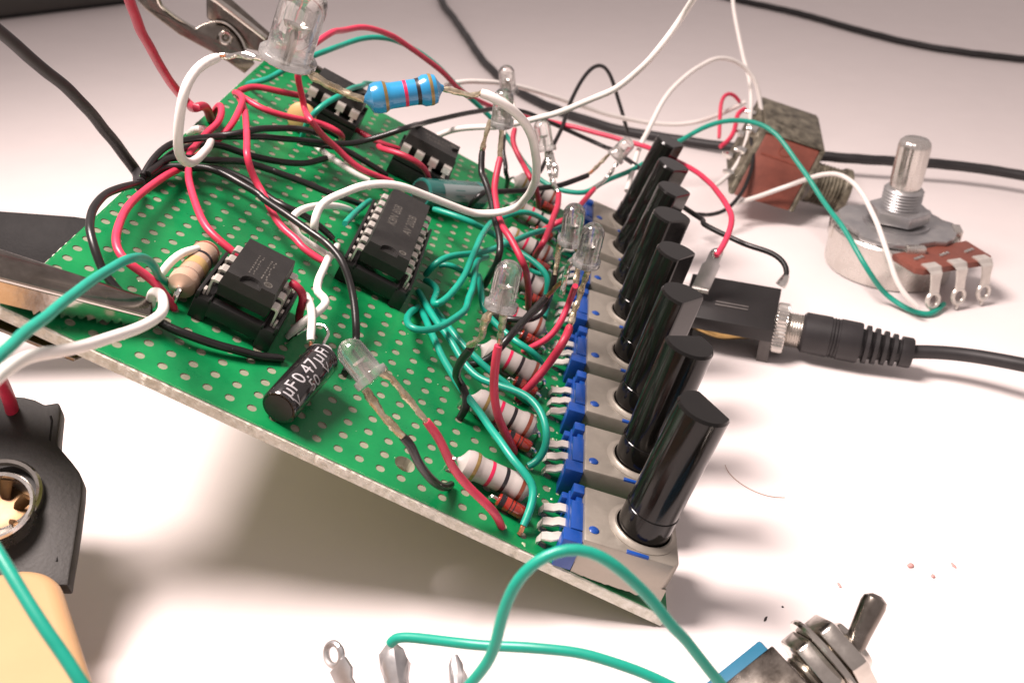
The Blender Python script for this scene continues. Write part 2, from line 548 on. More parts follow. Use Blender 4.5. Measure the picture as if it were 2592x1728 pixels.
def make_pot():
    root = thing('small_potentiometer', 'x', 'potentiometer', Matrix.Identity(4), 'potentiometers in a row along the right edge of the board')
    h = MB()
    h.prism([(0, -4.75, 1.0), (10.6, -4.75, 1.0), (11.3, -4.0, 1.0), (11.3, 4.0, 1.0), (10.6, 4.75, 1.0), (0, 4.75, 1.0)], (0, 0, 3.9), 0.3)
    h.build('metal_cover', 'pot_metal', root)
    for s_ in (-1, 1):
        f = MB()
        n = 26
        pts = [(0.15, 1.3)]
        for k in range(n + 1):
            x = 0.15 + 11.0 * k / n
            z = -0.15 + 0.35 * mnoise.noise(Vector((x * 1.3, s_ * 9.0, 0))) - 0.045 * x
            pts.append((x, z))
        pts.append((11.1, 1.3))
        y = s_ * 4.74
        f.prism([(x, y - s_ * 0.0, z) for x, z in pts], (0, -s_ * 0.3, 0))
        f.build('side_flange', 'pot_metal', root, smooth=False)
    c = MB()
    c.lathe([(4.15, 4.86), (4.15, 4.98), (3.75, 5.12), (3.5, 5.3), (3.3, 5.3), (3.25, 4.9)], Matrix.Translation((7.0, 0, 0)), 32)
    c.build('collar', 'pot_metal', root)
    b = MB()
    b.box((-1.5, -4.9, 0.25), (0.02, 4.9, 3.5), 0.12)
    b.box((-1.35, 3.3, 3.2), (0.02, 4.9, 4.75), 0.12)
    b.box((-0.75, 1.9, 3.2), (0.02, 3.5, 4.1), 0.1)
    b.box((-1.4, -2.9, 3.2), (0.02, 2.0, 4.5), 0.12)
    b.box((-2.2, -5.05, 0.3), (0.03, -3.0, 4.45), 0.15)
    b.box((-2.2, 3.9, 0.3), (-1.0, 5.0, 3.0), 0.15)
    b.build('blue_carrier', 'pot_blue', root)
    for y in (-2.54, 0.0, 2.54):
        p = MB()
        prof = [(-1.2, 2.5), (-2.3, 2.45), (-2.9, 2.05), (-3.5, 1.95), (-4.0, 1.75), (-4.2, 1.1), (-4.22, -1.9)]
        wd = [0.68, 0.68, 0.68, 0.68, 0.62, 0.42, 0.32]
        vs = []; fs = []
        for (x, z), w in zip(prof, wd):
            for dy, dz in ((-w, -0.14), (w, -0.14), (w, 0.14), (-w, 0.14)):
                vs.append((x + (dz if x < -4.1 else 0), y + dy, z + (0 if x < -4.1 else dz)))
        for i in range(len(prof) - 1):
            for k in range(4):
                fs.append((i * 4 + k, i * 4 + (k + 1) % 4, i * 4 + 4 + (k + 1) % 4, i * 4 + 4 + k))
        fs.append((3, 2, 1, 0)); n = (len(prof) - 1) * 4
        fs.append((n, n + 1, n + 2, n + 3))
        p.add(vs, fs)
        p.build('terminal', 'tin', root)
    d = MB()
    d.lathe([(0.62, 4.85), (0.62, 4.95), (0.45, 5.08), (0.2, 5.14)], Matrix.Translation((1.15, -2.75, 0)), 16)
    d.build('rivet', 'pot_blue', root)
    sl = MB()
    sl.box((5.0, -4.72, 4.3), (7.6, -4.25, 4.935), 0.05)
    sl.build('locating_tab', 'pot_blue', root)
    s2 = MB()
    s2.lathe([(3.12, 4.9), (3.12, 8.30), (3.04, 8.38)], None, 40)
    flat = 1.55
    ring = []
    n = 48
    for k in range(n):
        a = 2 * math.pi * k / n
        x, y = 3.0 * math.cos(a), 3.0 * math.sin(a)
        ring.append((min(x, flat), y))
    def lvl(sc, z):
        return [(x * sc, y * sc, z) for x, y in ring]
    L = [lvl(1.0, 8.42), lvl(1.0, 22.35), lvl(0.94, 22.72)]
    vs = [q for l in L for q in l]
    fs = []
    for i in range(2):
        for k in range(n):
            k2 = (k + 1) % n
            fs.append((i * n + k, i * n + k2, (i + 1) * n + k2, (i + 1) * n + k))
    fs.append(tuple(range(n))[::-1]); fs.append(tuple(range(2 * n, 3 * n)))
    s2.add(vs, fs)
    sh = s2.build('shaft', 'shaft_black', root, sharp=25)
    sh.location = (7.0 * S, 0, 0)
    return root

ORD = ['nearest', 'second', 'third', 'fourth', 'fifth', 'sixth', 'seventh', 'farthest']
pot0 = make_pot()
TILTS = [10.4, 12.3, 11.6, 11.6, 11.4, 7.5, 5.5, 4.5]
TURN = [40, 118, -40, -35, -45, -34, -38, -30]
for k in range(8):
    p = pot0 if k == 0 else copy_tree(pot0)
    M = bframe(49.3, 2.54 + 12.7 * k, 0) @ Matrix.Rotation(math.radians(-TILTS[k]), 4, 'Y')
    M2 = M.copy(); M2.translation = M.translation * S
    p.matrix_world = M2
    for ch in p.children:
        if ch.name.startswith('shaft'):
            ch.rotation_euler = (0, 0, math.radians(TURN[k]))
    if k == 0:
        p['label'] = 'small potentiometer with black D-shaft nearest the camera, at the board corner'
    elif k == 7:
        p['label'] = 'small potentiometer with black D-shaft at the far end of the row'
    else:
        p['label'] = 'small potentiometer with black D-shaft, %s in the row counted from the camera' % ORD[k]
bpy.context.view_layer.update()

# ------------------------------------------------------------------ resistors and diodes beside the row
def body_profile(L, rb, rw):
    return [(0.28, -L / 2 - 0.55), (0.45, -L / 2 - 0.3), (0.9, -L / 2 + 0.02), (rb * 0.9, -L / 2 + 0.35), (rb, -L / 2 + 0.9), (rb, -L / 2 + 1.7), (rw * 1.02, -L / 2 + 2.2), (rw, -L / 2 + 2.6),
            (rw, L / 2 - 2.6), (rw * 1.02, L / 2 - 2.2), (rb, L / 2 - 1.7), (rb, L / 2 - 0.9), (rb * 0.9, L / 2 - 0.35), (0.9, L / 2 - 0.02), (0.45, L / 2 + 0.3), (0.28, L / 2 + 0.55)]
def prof_r(prof, z):
    for (r0, z0), (r1, z1) in zip(prof, prof[1:]):
        if z0 <= z <= z1:
            return r0 + (r1 - r0) * (z - z0) / max(1e-6, z1 - z0)
    return prof[-1][0]
def bands(root, prof, spec, M=None, n=28):
    for z, w, m in spec:
        b = MB()
        zs = [z - w / 2 + w * q / 4 for q in range(5)]
        b.lathe([(prof_r(prof, zs[0]) - 0.1, zs[0])] + [(prof_r(prof, q) + 0.022, q) for q in zs] + [(prof_r(prof, zs[-1]) - 0.1, zs[-1])], M, n)
        b.build('colour_band', m, root)

AX = Matrix.Rotation(math.radians(90), 4, 'Y')       # turns lathe z into local x
def make_grey_resistor():
    root = thing('grey_resistor', 'x', 'resistor', Matrix.Identity(4), 'grey resistors beside the potentiometer row')
    pr = body_profile(8.6, 1.72, 1.5)
    MB().lathe(pr, AX, 28).build('resistor_body', 'resistor_grey', root)
    bands(root, pr, [(-2.75, 0.42, 'band_gold'), (-0.75, 0.42, 'band_red'), (1.05, 0.45, 'band_black'), (3.15, 0.45, 'band_brown')], AX)
    for s_ in (-1, 1):
        MB().tube(spline([(s_ * 4.5, 0, 0), (s_ * 5.0, 0, -0.05), (s_ * 5.35, 0, -0.5), (s_ * 5.4, 0, -1.2), (s_ * 5.4, 0, -3.6)], 0.25), 0.26, 8).build('lead', 'solder', root)
    return root
def make_diode():
    root = thing('glass_diode', 'x', 'diode', Matrix.Identity(4), 'red glass diodes beside the grey resistors')
    MB().lathe([(0.3, -1.75), (0.72, -1.68), (0.86, -1.4), (0.84, 0), (0.86, 1.4), (0.72, 1.68), (0.3, 1.75)], AX, 20).build('glass_body', 'diode_glass', root)
    MB().lathe([(0.7, -1.5), (0.885, -1.45), (0.885, -0.85), (0.7, -0.8)], AX, 20).build('cathode_band', 'band_black', root)
    for zz in (-0.1, 0.35):
        MB().lathe([(0.7, zz - 0.06), (0.868, zz - 0.05), (0.868, zz + 0.05), (0.7, zz + 0.06)], AX, 20).build('cathode_band', 'band_black', root)
    for s_ in (-1, 1):
        MB().tube(spline([(s_ * 1.7, 0, 0), (s_ * 2.2, 0, 0), (s_ * 2.5, 0, -0.25), (s_ * 2.54, 0, -0.8), (s_ * 2.54, 0, -2.2)], 0.2), 0.25, 8).build('lead', 'solder', root)
    return root
res0 = make_grey_resistor()
dio0 = make_diode()
for k in range(8):
    r_ = res0 if k == 0 else copy_tree(res0)
    rnd = random.Random(40 + k)
    M = bframe(38.1 + rnd.uniform(-0.2, 0.2), 5.15 + 12.7 * k, 1.95, math.radians(rnd.uniform(-3, 3)))
    M = M @ Matrix.Rotation(rnd.uniform(0, 6), 4, 'X') if False else M
    M.translation = M.translation * S
    r_.matrix_world = M
    where = 'nearest the camera, by the first potentiometer' if k == 0 else ('farthest from the camera, by the last potentiometer' if k == 7 else 'by the %s potentiometer from the camera' % ORD[k])
    r_['label'] = 'light grey four-band resistor ' + where
    d_ = dio0 if k == 0 else copy_tree(dio0)
    M = bframe(40.9, 2.6 + 12.7 * k, 0.95, math.radians(rnd.uniform(-7, 3)))
    M.translation = M.translation * S
    d_.matrix_world = M
    d_['label'] = 'tiny red glass diode with black band ' + where
bpy.context.view_layer.update()

# ------------------------------------------------------------------ chips in sockets
def make_socket(name_label, M, npin):
    root = thing('chip_socket', name_label, 'chip socket', M, 'black chip sockets on the board')
    L = npin / 2 * 2.54
    for s_ in (-1, 1):
        r_ = MB()
        r_.box((s_ * 4.0 - 0.95, -L / 2, 0.35), (s_ * 4.0 + 0.95, L / 2, 3.0), 0.1)
        r_.box((s_ * 4.75 - 0.2, -L / 2, 2.6), (s_ * 4.75 + 0.2, L / 2, 3.75), 0.08)
        r_.box((s_ * 3.2 - 0.12, -L / 2, 2.6), (s_ * 3.2 + 0.12, L / 2, 3.35), 0.05)
        for q in (-1, 1):
            r_.box((s_ * 4.0 - 0.93, q * (L / 2 - 1.0) - 0.95, 0.0), (s_ * 4.0 + 0.93, q * (L / 2 - 1.0) + 0.95, 0.6), 0.08)
        r_.build('socket_rail', 'socket_black', root)
    for q in (-1, 1):
        w = MB()
        w.box((-3.4, q * (L / 2 - 0.6) - 0.58, 0.95), (3.4, q * (L / 2 - 0.6) + 0.58, 3.1), 0.1)
        w.build('end_bar', 'socket_black', root)
    cm = None
    for s_ in (-1, 1):
        for k in range(npin // 2):
            y = -L / 2 + 1.27 + 2.54 * k
            if cm is None:
                c = MB()
                c.box((-0.16, -0.42, 0), (0.16, 0.42, 1.0), 0.05)
                ob = c.build('contact', 'pin_metal', root)
                cm = ob.data
            else:
                ob = bpy.data.objects.new('contact', cm)
                col.objects.link(ob)
                ob.parent = root
            ob.location = (s_ * 4.32 * S, y * S, 2.72 * S)
    return root

def make_chip(label, M, npin, zt, prints):
    root = thing('integrated_circuit', label, 'chip', M, 'black chips seated in sockets')
    L = npin / 2 * 2.54 - 0.9
    zb, zm = zt - 3.35, zt - 1.75
    b = MB()
    def ringat(w, l, z):
        return [(-w, -l, z), (w, -l, z), (w, l, z), (-w, l, z)]
    b.add(ringat(2.95, L / 2 - 0.22, zb) + ringat(3.2, L / 2, zm) + ringat(3.0, L / 2 - 0.17, zt - 0.45), [(3, 2, 1, 0)] + [(i * 4 + k, i * 4 + (k + 1) % 4, i * 4 + 4 + (k + 1) % 4, i * 4 + 4 + k) for i in range(2) for k in range(4)] + [(8, 9, 10, 11)])
    # top slab with the half-round notch at the near end
    def outline(w, l):
        pts = [(w, -l), (w, l), (-w, l), (-w, -l), (-1.25, -l)]
        for k in range(1, 9):
            a = math.pi - math.pi * k / 9
            pts.append((1.25 * math.cos(a), -l + 1.25 * math.sin(a)))
        pts.append((1.25, -l))
        return pts
    bot = outline(3.0, L / 2 - 0.17); tp = outline(2.93, L / 2 - 0.24)
    n = len(bot)
    vs = [(x, y, zt - 0.45) for x, y in bot] + [(x, y, zt) for x, y in tp]
    b.add(vs, [(k, (k + 1) % n, n + (k + 1) % n, n + k) for k in range(n)] + [tuple(range(n, 2 * n))])
    b.build('package', 'ic_black', root, smooth=False)
    d = MB()
    d.lathe([(0.52, zt + 0.004), (0.44, zt + 0.012), (0.40, zt + 0.004)], Matrix.Translation((1.7, -L / 2 + 1.45, 0)), 18)
    d.build('pin_one_mark', 'ic_print', root)
    pm = None
    for s_ in (-1, 1):
        for k in range(npin // 2):
            y = -L / 2 - 0.45 + 1.27 + 2.54 * k
            if pm is None:
                c = MB()
                prof = [(3.05, zm + 0.12), (3.75, zm + 0.12), (3.98, zm), (4.05, zm - 0.3), (4.08, zm - 1.2)]
                prof2 = [(3.05, zm - 0.14), (3.65, zm - 0.14), (3.78, zm - 0.22), (3.82, zm - 0.4), (3.84, zm - 1.2)]
                vs = [(x, -0.72, z) for x, z in prof + prof2[::-1]] + [(x, 0.72, z) for x, z in prof + prof2[::-1]]
                n = len(prof) * 2
                c.add(vs, [tuple(range(n))[::-1], tuple(range(n, 2 * n))] + [(q, (q + 1) % n, n + (q + 1) % n, n + q) for q in range(n)])
                c.box((3.82, -0.27, zm - 3.1), (4.06, 0.27, zm - 1.15))
                ob = c.build('pin', 'pin_metal', root, smooth=False)
                pm = ob.data
            else:
                ob = bpy.data.objects.new('pin', pm)
                col.objects.link(ob)
                ob.parent = root
            ob.location = (0, y * S, 0)
            if s_ < 0:
                ob.rotation_euler = (0, 0, math.pi)
    for body, size, x, y in prints:
        vs, fs = text_mesh(body, size)
        m = MB()
        m.add([(x - v.y, y + v.x, zt + 0.006) for v in vs], fs)
        m.build('printed_marking', 'ic_print', root, smooth=False)['kind'] = 'stuff'
    return root, zt

CH = [
    (3.85, 15.25, 0, 8, 'nearest, 8 pin, chip with rounded notch, beside the tan resistor', 'socket under the nearest chip, beside the tan resistor', []),
    (16.6, 42.75, 0, 16, 'long 16 pin chip with printed marking in the middle of the board', 'long socket under the 16 pin chip in the middle of the board', [('KBN BSB', 1.75, -1.2, 1.2), ('AV 202B', 1.75, 1.25, 0.4)]),
    (-1.27, 80.1, math.radians(90), 8, '8 pin chip with bright pins half hidden behind the blue resistor lead', 'socket under the chip behind the blue resistor lead', []),
    (16.45, 77.5, math.radians(90), 8, '8 pin chip with four bright pins in front of the board\'s back edge', 'socket under the chip by the board\'s back edge', []),
]
for (x, y, rz, n, la, lb, pr) in CH:
    make_socket('black ' + lb, bframe(x, y, 0, rz), n)
    root, zt = make_chip('black ' + la, bframe(x, y, 0, rz), n, 7.25, pr)
    rnd = random.Random(int(x * 10))
    if n == 8:
        for r_ in range(2):
            m = MB()
            u = -2.6
            while u < 1.6:
                w = rnd.uniform(0.2, 0.5)
                for q in range(2):
                    hh_ = rnd.uniform(0.12, 0.2)
                    yy = -0.9 + 1.5 * r_ + q * rnd.uniform(0.35, 0.6)
                    m.add([(yy, u, zt + 0.005), (yy + hh_, u, zt + 0.005), (yy + hh_, u + w, zt + 0.005), (yy, u + w, zt + 0.005)], [(0, 1, 2, 3)])
                u += w + rnd.uniform(0.12, 0.3)
            m.build('printed_marking', 'ic_print', root, smooth=False)['kind'] = 'stuff'

# ------------------------------------------------------------------ tan resistor, capacitors
def resistor_between(name, label, a, b, rb, rw, m, bnd, extra=None):
    a = Vector(a); b = Vector(b)
    L = (b - a).length - 1.1
    root = thing(name, label, 'resistor', axis_frame((a + b) / 2, b))
    pr = body_profile(L, rb, rw)
    MB().lathe(pr, None, 32).build('resistor_body', m, root)
    bands(root, pr, [(L * f_ - L / 2, w, mm) for f_, w, mm in bnd])
    return root
tr = resistor_between('tan_resistor', 'tan resistor with black and brown bands lying against the nearest chip socket', bp(-3.05, 10.9, 2.2), bp(-3.15, 21.6, 2.2), 1.75, 1.5, 'resistor_tan',
    [(0.22, 0.3, 'band_grey'), (0.47, 1.5, 'band_orange'), (0.68, 0.5, 'band_black'), (0.9, 0.35, 'band_brown')])
MB().tube(spline([bp(-3.05, 11.4, 2.2), bp(-3.0, 10.7, 2.1), bp(-2.95, 10.3, 1.5), bp(-2.9, 10.2, 0.6), bp(-2.85, 10.2, -0.2)], 0.2), 0.36, 10).build('lead', 'solder', tr, world=True)
MB().tube(spline([bp(-3.15, 21.2, 2.2), bp(-3.15, 22.2, 2.0), bp(-3.15, 22.6, 1.2), bp(-3.15, 22.7, -0.2)], 0.2), 0.3, 10).build('lead', 'solder', tr, world=True)

def cyl_cap(name, label, a, b, r, sleeve, top_m):
    a = Vector(a); b = Vector(b)
    L = (b - a).length
    root = thing(name, label, 'capacitor', axis_frame(a, b))
    MB().lathe([(r * 0.8, 0.02), (r * 0.93, 0.0), (r, 0.22), (r, L - 1.6), (r * 0.955, L - 1.35), (r * 0.93, L - 1.15), (r * 0.955, L - 0.95), (r, L - 0.7), (r, L - 0.25), (r * 0.93, L), (r * 0.8, L + 0.02), (r * 0.78, L - 0.2), (0.2, L - 0.2)], None, 40).build('sleeve', sleeve, root)
    MB().lathe([(r * 0.78, L - 0.19), (r * 0.78, L - 0.15), (0.1, L - 0.13)], None, 30).build('rubber_bung', 'black_rubber', root)
    MB().lathe([(r * 0.8, -0.01), (r * 0.6, -0.05), (0.1, -0.06)], None, 30).build('can_end', 'black_rubber', root)
    return root, L
ca = [(12.32,-0.79,25.24),(14.79,8.92,25.81)]
capr, capL = cyl_cap('electrolytic_capacitor', 'small black capacitor printed 0.47µF 50 V leaning on the board front', ca[0], ca[1], 2.05, 'cap_sleeve', None)
def wrap_text(root, body, size, z, ang, r, m):
    vs, fs = text_mesh(body, size, 0.22)
    q = MB()
    out = []
    for v in vs:
        a = ang - v.y / r
        out.append((r * math.cos(a), r * math.sin(a), z + v.x))
    q.add(out, fs)
    q.build('printed_marking', m, root, smooth=False)['kind'] = 'stuff'
FRONT = Vector((41, -89, 87)) * S      # the side the printing was turned to
_cl = capr.matrix_world.inverted() @ FRONT
_fa = math.atan2(_cl.y, _cl.x)
for k in range(2):
    da = _fa - 0.22 + k * 3.1
    wrap_text(capr, '0.47µF', 2.35, capL * 0.60, da, 2.075, 'cap_print')
    wrap_text(capr, '50', 1.9, capL * 0.46, da + 0.80, 2.075, 'cap_print')
    wrap_text(capr, 'V', 1.7, capL * 0.74, da + 0.80, 2.075, 'cap_print')
    wrap_text(capr, 'µF', 2.35, capL * 0.13, da, 2.075, 'cap_print')
    wrap_text(capr, 'V', 1.7, capL * 0.09, da + 0.80, 2.075, 'cap_print')
    wrap_text(capr, '0', 2.35, capL * 0.955, da + 0.05, 2.0, 'cap_print')
MB().tube(spline([(14.44,9.29,26.09),(14.53,10.61,26.71),(14.59,12.63,26.91),(13.93,13.68,27.23),(13.03,13.85,27.23),(11.61,13.63,26.58),(9.08,13.59,24.48)], 0.3), 0.21, 10).build('lead', 'solder', capr, world=True)
MB().tube(spline([(14,9.23,26.2),(13.28,9.8,26.66),(12.97,10.79,26.59)], 0.3), 0.24, 10).build('lead', 'copper', capr, world=True)

fa = [(17.21,65.67,23.4),(25.65,75.98,19.26)]
tc_, tL = cyl_cap('teal_capacitor', 'teal capacitor with grey stripe lying behind the long chip', fa[0], fa[1], 2.45, 'teal_sleeve', None)
_cl = tc_.matrix_world.inverted() @ FRONT
_fa = math.atan2(_cl.y, _cl.x)
st = MB()
vs = []; n = 14
for q in range(n + 1):
    a = _fa - 0.75 + 1.25 * q / n
    for z in (tL * 0.24, tL * 0.97):
        vs.append((2.465 * math.cos(a), 2.465 * math.sin(a), z))
st.add(vs, [(2 * q, 2 * q + 1, 2 * q + 3, 2 * q + 2) for q in range(n)])
st.build('grey_stripe', 'grey_stripe', tc_)
for (z0, z1, a0, a1) in ((0.42, 0.58, -0.32, -0.26), (0.42, 0.58, 0.06, 0.12), (0.42, 0.435, -0.32, 0.12), (0.565, 0.58, -0.32, 0.12)):
    q = MB()
    q.add([(2.475 * math.cos(_fa + a), 2.475 * math.sin(_fa + a), tL * z) for a, z in ((a0, z0), (a1, z0), (a1, z1), (a0, z1))], [(0, 1, 2, 3)])
    q.build('minus_mark', 'teal_sleeve', tc_, smooth=False)
for q in (-0.8, 0.8):
    tip = fa[1]
    MB().tube(spline([Vector(tip), Vector(tip) + (Vector(fa[1]) - Vector(fa[0])).normalized() * 1.2 + Vector((0, q, 0)), bp(31 + q, 80 + q, 1.0), bp(31 + q, 80 + q, -0.3)], 0.3), 0.25, 8).build('lead', 'tin', tc_, world=True)

dc = [(-2.88,70.38,33.24)][0]
disc = thing('ceramic_capacitor', 'small tan ceramic disc capacitor in front of the far left chip', 'capacitor', Matrix.Translation(dc))
MB().lathe([(0.4, -0.95), (1.6, -0.8), (2.3, -0.35), (2.4, 0.0), (2.3, 0.35), (1.6, 0.8), (0.4, 0.95)], BM.to_3x3().to_4x4() @ Matrix.Rotation(math.radians(80), 4, 'X'), 26).build('disc', 'ceramic_tan', disc)
for q in (-1.27, 1.27):
    w = BM.inverted() @ Vector(dc)
    MB().tube([bp(w.x + q, w.y, 1.2), bp(w.x + q * 1.1, w.y, -0.3)], 0.24, 8).build('lead', 'brass', disc, world=True)

# ------------------------------------------------------------------ clear LEDs
def make_led(label, a, b, leads, d=3.0, roll=0.0, group='small clear LEDs on bent leads', name='clear_led'):
    a = Vector(a); b = Vector(b)
    k = (b - a).length / 5.35
    r = d / 2
    L = (b - a).length
    root = thing(name, label, 'LED', axis_frame(a, b, roll), group)
    fl = r * 1.26
    zc = L - r
    prof = [(0.3, 0.02), (fl * 0.96, 0.0), (fl, 0.1), (fl, 0.75), (fl * 0.97, 0.85), (r * 1.02, 0.9), (r, 1.0), (r, zc * 0.6), (r, zc)]
    for q in range(1, 8):
        an = math.pi / 2 * q / 7.4
        prof.append((r * math.cos(an), zc + r * math.sin(an)))
    m = MB()
    m.lathe(prof, None, 36)
    # one side of the flange is cut flat
    m.v = [(min(x, r * 1.02) if z < 0.95 else x, y, z) for x, y, z in m.v]
    m.build('lens', 'led_epoxy', root, sharp=50)
    an_ = MB()
    an_.prism([(-0.26 * r, -0.16, 0.1), (-0.62 * r, -0.16, 0.1), (-0.62 * r, -0.16, L * 0.36), (0.12 * r, -0.16, L * 0.44), (0.12 * r, -0.16, L * 0.33), (-0.26 * r, -0.16, L * 0.22)], (0, 0.32, 0))
    an_.build('anvil', 'pin_metal', root, smooth=False)
    po = MB()
    po.prism([(0.3 * r, -0.14, 0.1), (0.62 * r, -0.14, 0.1), (0.62 * r, -0.14, L * 0.38), (0.3 * r, -0.14, L * 0.42)], (0, 0.28, 0))
    po.build('post', 'pin_metal', root, smooth=False)
    cu = MB()
    cu.lathe([(0.18 * r, L * 0.42), (0.34 * r, L * 0.44), (0.4 * r, L * 0.5), (0.34 * r, L * 0.5), (0.2 * r, L * 0.46)], Matrix.Translation((-0.05, 0, 0)), 14)
    cu.build('reflector_cup', 'solder', root)
    for pts, rad, mm in leads:
        sp = spline(pts, 0.25)
        n = len(sp)
        rr = []
        for i, q in enumerate(sp):
            rr.append(rad * (1 + 0.55 * max(-0.35, mnoise.noise(q * 0.8 + Vector((3.1, 0, 0))))))
        MB().tube(sp, rr, 10, lump=0.35).build('lead', mm, root, world=True)
    return root

def two(s):
    return s[0], s[1]
e = [(23.13,-3.37,31.22),(19.8,-1.63,34.51)]
make_led('clear LED hanging over the front of the board beside the black capacitor', e[0], e[1], [
    ([(23.8,-2.91,31.94),(24.69,-2.92,31.45),(25.64,-2.91,30.18),(26.8,-3.06,28.83),(28.5,-3.42,26.65)], 0.36, 'burnt_tin'),
    ([(22.31,-3.84,30.48),(23.11,-4.34,29.54),(24.35,-5.02,28.25),(25.39,-5.47,27.39),(26.51,-5.95,26.45)], 0.42, 'burnt_tin')], roll=0.6)
e = [(34.61,9.93,33.15),(35.56,10.89,38.72)]
make_led('cloudy clear LED standing over the grey resistors in mid board', e[0], e[1], [
    ([(33.67,10.2,32.71),(33.09,10.19,31.75),(32.77,10.47,30.26),(32.56,10.85,28.94),(31.77,11.35,27.87),(31.02,11.99,27.04)], 0.42, 'burnt_tin'),
    ([(35.02,10.17,32.53),(34.87,10.97,30.93),(34.7,11.69,29.19),(34.52,12.42,27.48)], 0.42, 'burnt_tin')], roll=2.1)
e = [(44.03,32.14,28.7),(44.87,31.62,34.7)]
make_led('clear LED in front of the potentiometer row, right one of the close pair', e[0], e[1], [
    ([(44.52,32.74,27.69),(44.03,32.75,25.75),(43.56,32.53,23.42),(42.96,31.51,21.72),(42.67,30.47,19.94)], 0.4, 'burnt_tin'),
    ([(42.84,33.36,28.9),(41.94,33.37,28.01),(41.56,33.6,26.45),(41.41,33.23,24.83),(41.17,33.12,23.66)], 0.42, 'solder')], roll=0.3)
e = [(41.92,39.35,28.34),(42.21,38.74,34.26)]
make_led('clear LED in front of the potentiometer row, left one of the close pair', e[0], e[1], [
    ([(40.44,39.69,28.08),(40.32,39.8,27.27),(40.29,39.3,25.42),(40.09,38.33,23.77)], 0.33, 'burnt_tin'),
    ([(42.56,39.63,27.78),(42.98,40.06,26.49),(43.19,38.51,24.78),(43.02,36.82,22.89)], 0.35, 'burnt_tin')], roll=1.2)
e = [(28.54,100.5,30.26),(27.85,100.06,35.56)]
make_led('farther clear LED of the overlapping pair above the board\'s back edge', e[0], e[1], [
    ([(27.87,100.37,30.1),(28.29,97,26.24),(28.49,93.56,24.29)], 0.3, 'tin'), ([(29.23,100.48,30.16),(30.12,97.44,26.83),(30.33,94.3,25.39)], 0.3, 'tin')])
e = [(30.32,59.7,37.56),(30.76,58.97,43.24)]
make_led('nearer clear LED of the overlapping pair above the board\'s back edge', e[0], e[1], [
    ([(28.7,59.94,38.13),(28.34,59.67,36.7),(27.94,59.27,35.05),(27.66,59.42,33.33)], 0.36, 'burnt_tin'),
    ([(30.42,60.07,37.2),(30.43,59.83,35.78),(30.38,59.57,34.34),(30.41,59.14,32.59)], 0.44, 'burnt_tin')], roll=2.6)
e = [(36.69,82.16,25.83),(35.41,83.91,30.95)]
make_led('clear LED on bright soldered leads right of the white wire loop', e[0], e[1], [
    ([(36.84,82.14,25.77),(37.28,80.64,24.14),(37.7,79.28,22.76),(37.85,78.78,22.89),(38.49,77.57,21.74),(39.33,76.43,20.7)], 0.42, 'solder'),
    ([(37.4,82.18,25.79),(38.09,80.84,24.42),(38.62,79.7,23.4),(38.6,78.78,22.61)], 0.55, 'solder')], roll=1.0)
e = [(49.11,96.88,20.15),(52.21,97.9,23.63)]
make_led('clear LED leaning right in front of the farthest potentiometer shaft', e[0], e[1], [
    ([(48.15,97.15,20.7),(46.86,95.41,19.81),(45.29,93.03,18.84),(44.28,91.63,18.51)], 0.33, 'burnt_tin'),
    ([(49.79,96.43,19.32),(48.69,94.96,17.87),(47.42,93.63,16.69),(45.85,92.16,15.71)], 0.36, 'solder')], roll=0.9)
e = [(9.89,19.73,56.3),(13.03,19.54,64.66)]
make_led('large clear LED rising out of the top of the picture above the board', e[0], e[1], [
    ([(7.34,19.17,56.55),(6.52,19.27,56.61),(5.41,19.5,56.7),(4.47,19.65,56.65),(3.53,20.02,56.37),(2.23,20.42,56.19)], 0.34, 'solder'),
    ([(11.91,19.86,55.34),(12.78,19.82,54.79),(14.21,19.58,54.06),(15.52,19.57,53.52),(16.87,19.41,53.11),(16.42,19.42,53.17),(18.35,19.25,52.7)], 0.42, 'burnt_tin')], d=5.0, group=None, roll=0.4)

# ------------------------------------------------------------------ blue resistor in the air
e = [(18.2,19.24,52.7),(26.64,22.04,53.77)]
br = resistor_between('blue_resistor', 'blue resistor with gold, red and black bands hanging above the board', e[0], e[1], 1.72, 1.42, 'resistor_blue',
    [(0.24, 0.36, 'band_gold'), (0.52, 0.36, 'band_red'), (0.70, 0.42, 'band_black'), (0.88, 0.36, 'band_gold')])
MB().tube(spline([(26.4,21.98,53.69),(27.5,22.24,53.44),(28.92,22.54,53.03),(29.85,22.97,52.88),(30.6,23.54,53)], 0.25), 0.33, 10, lump=0.5).build('lead', 'burnt_tin', br, world=True)

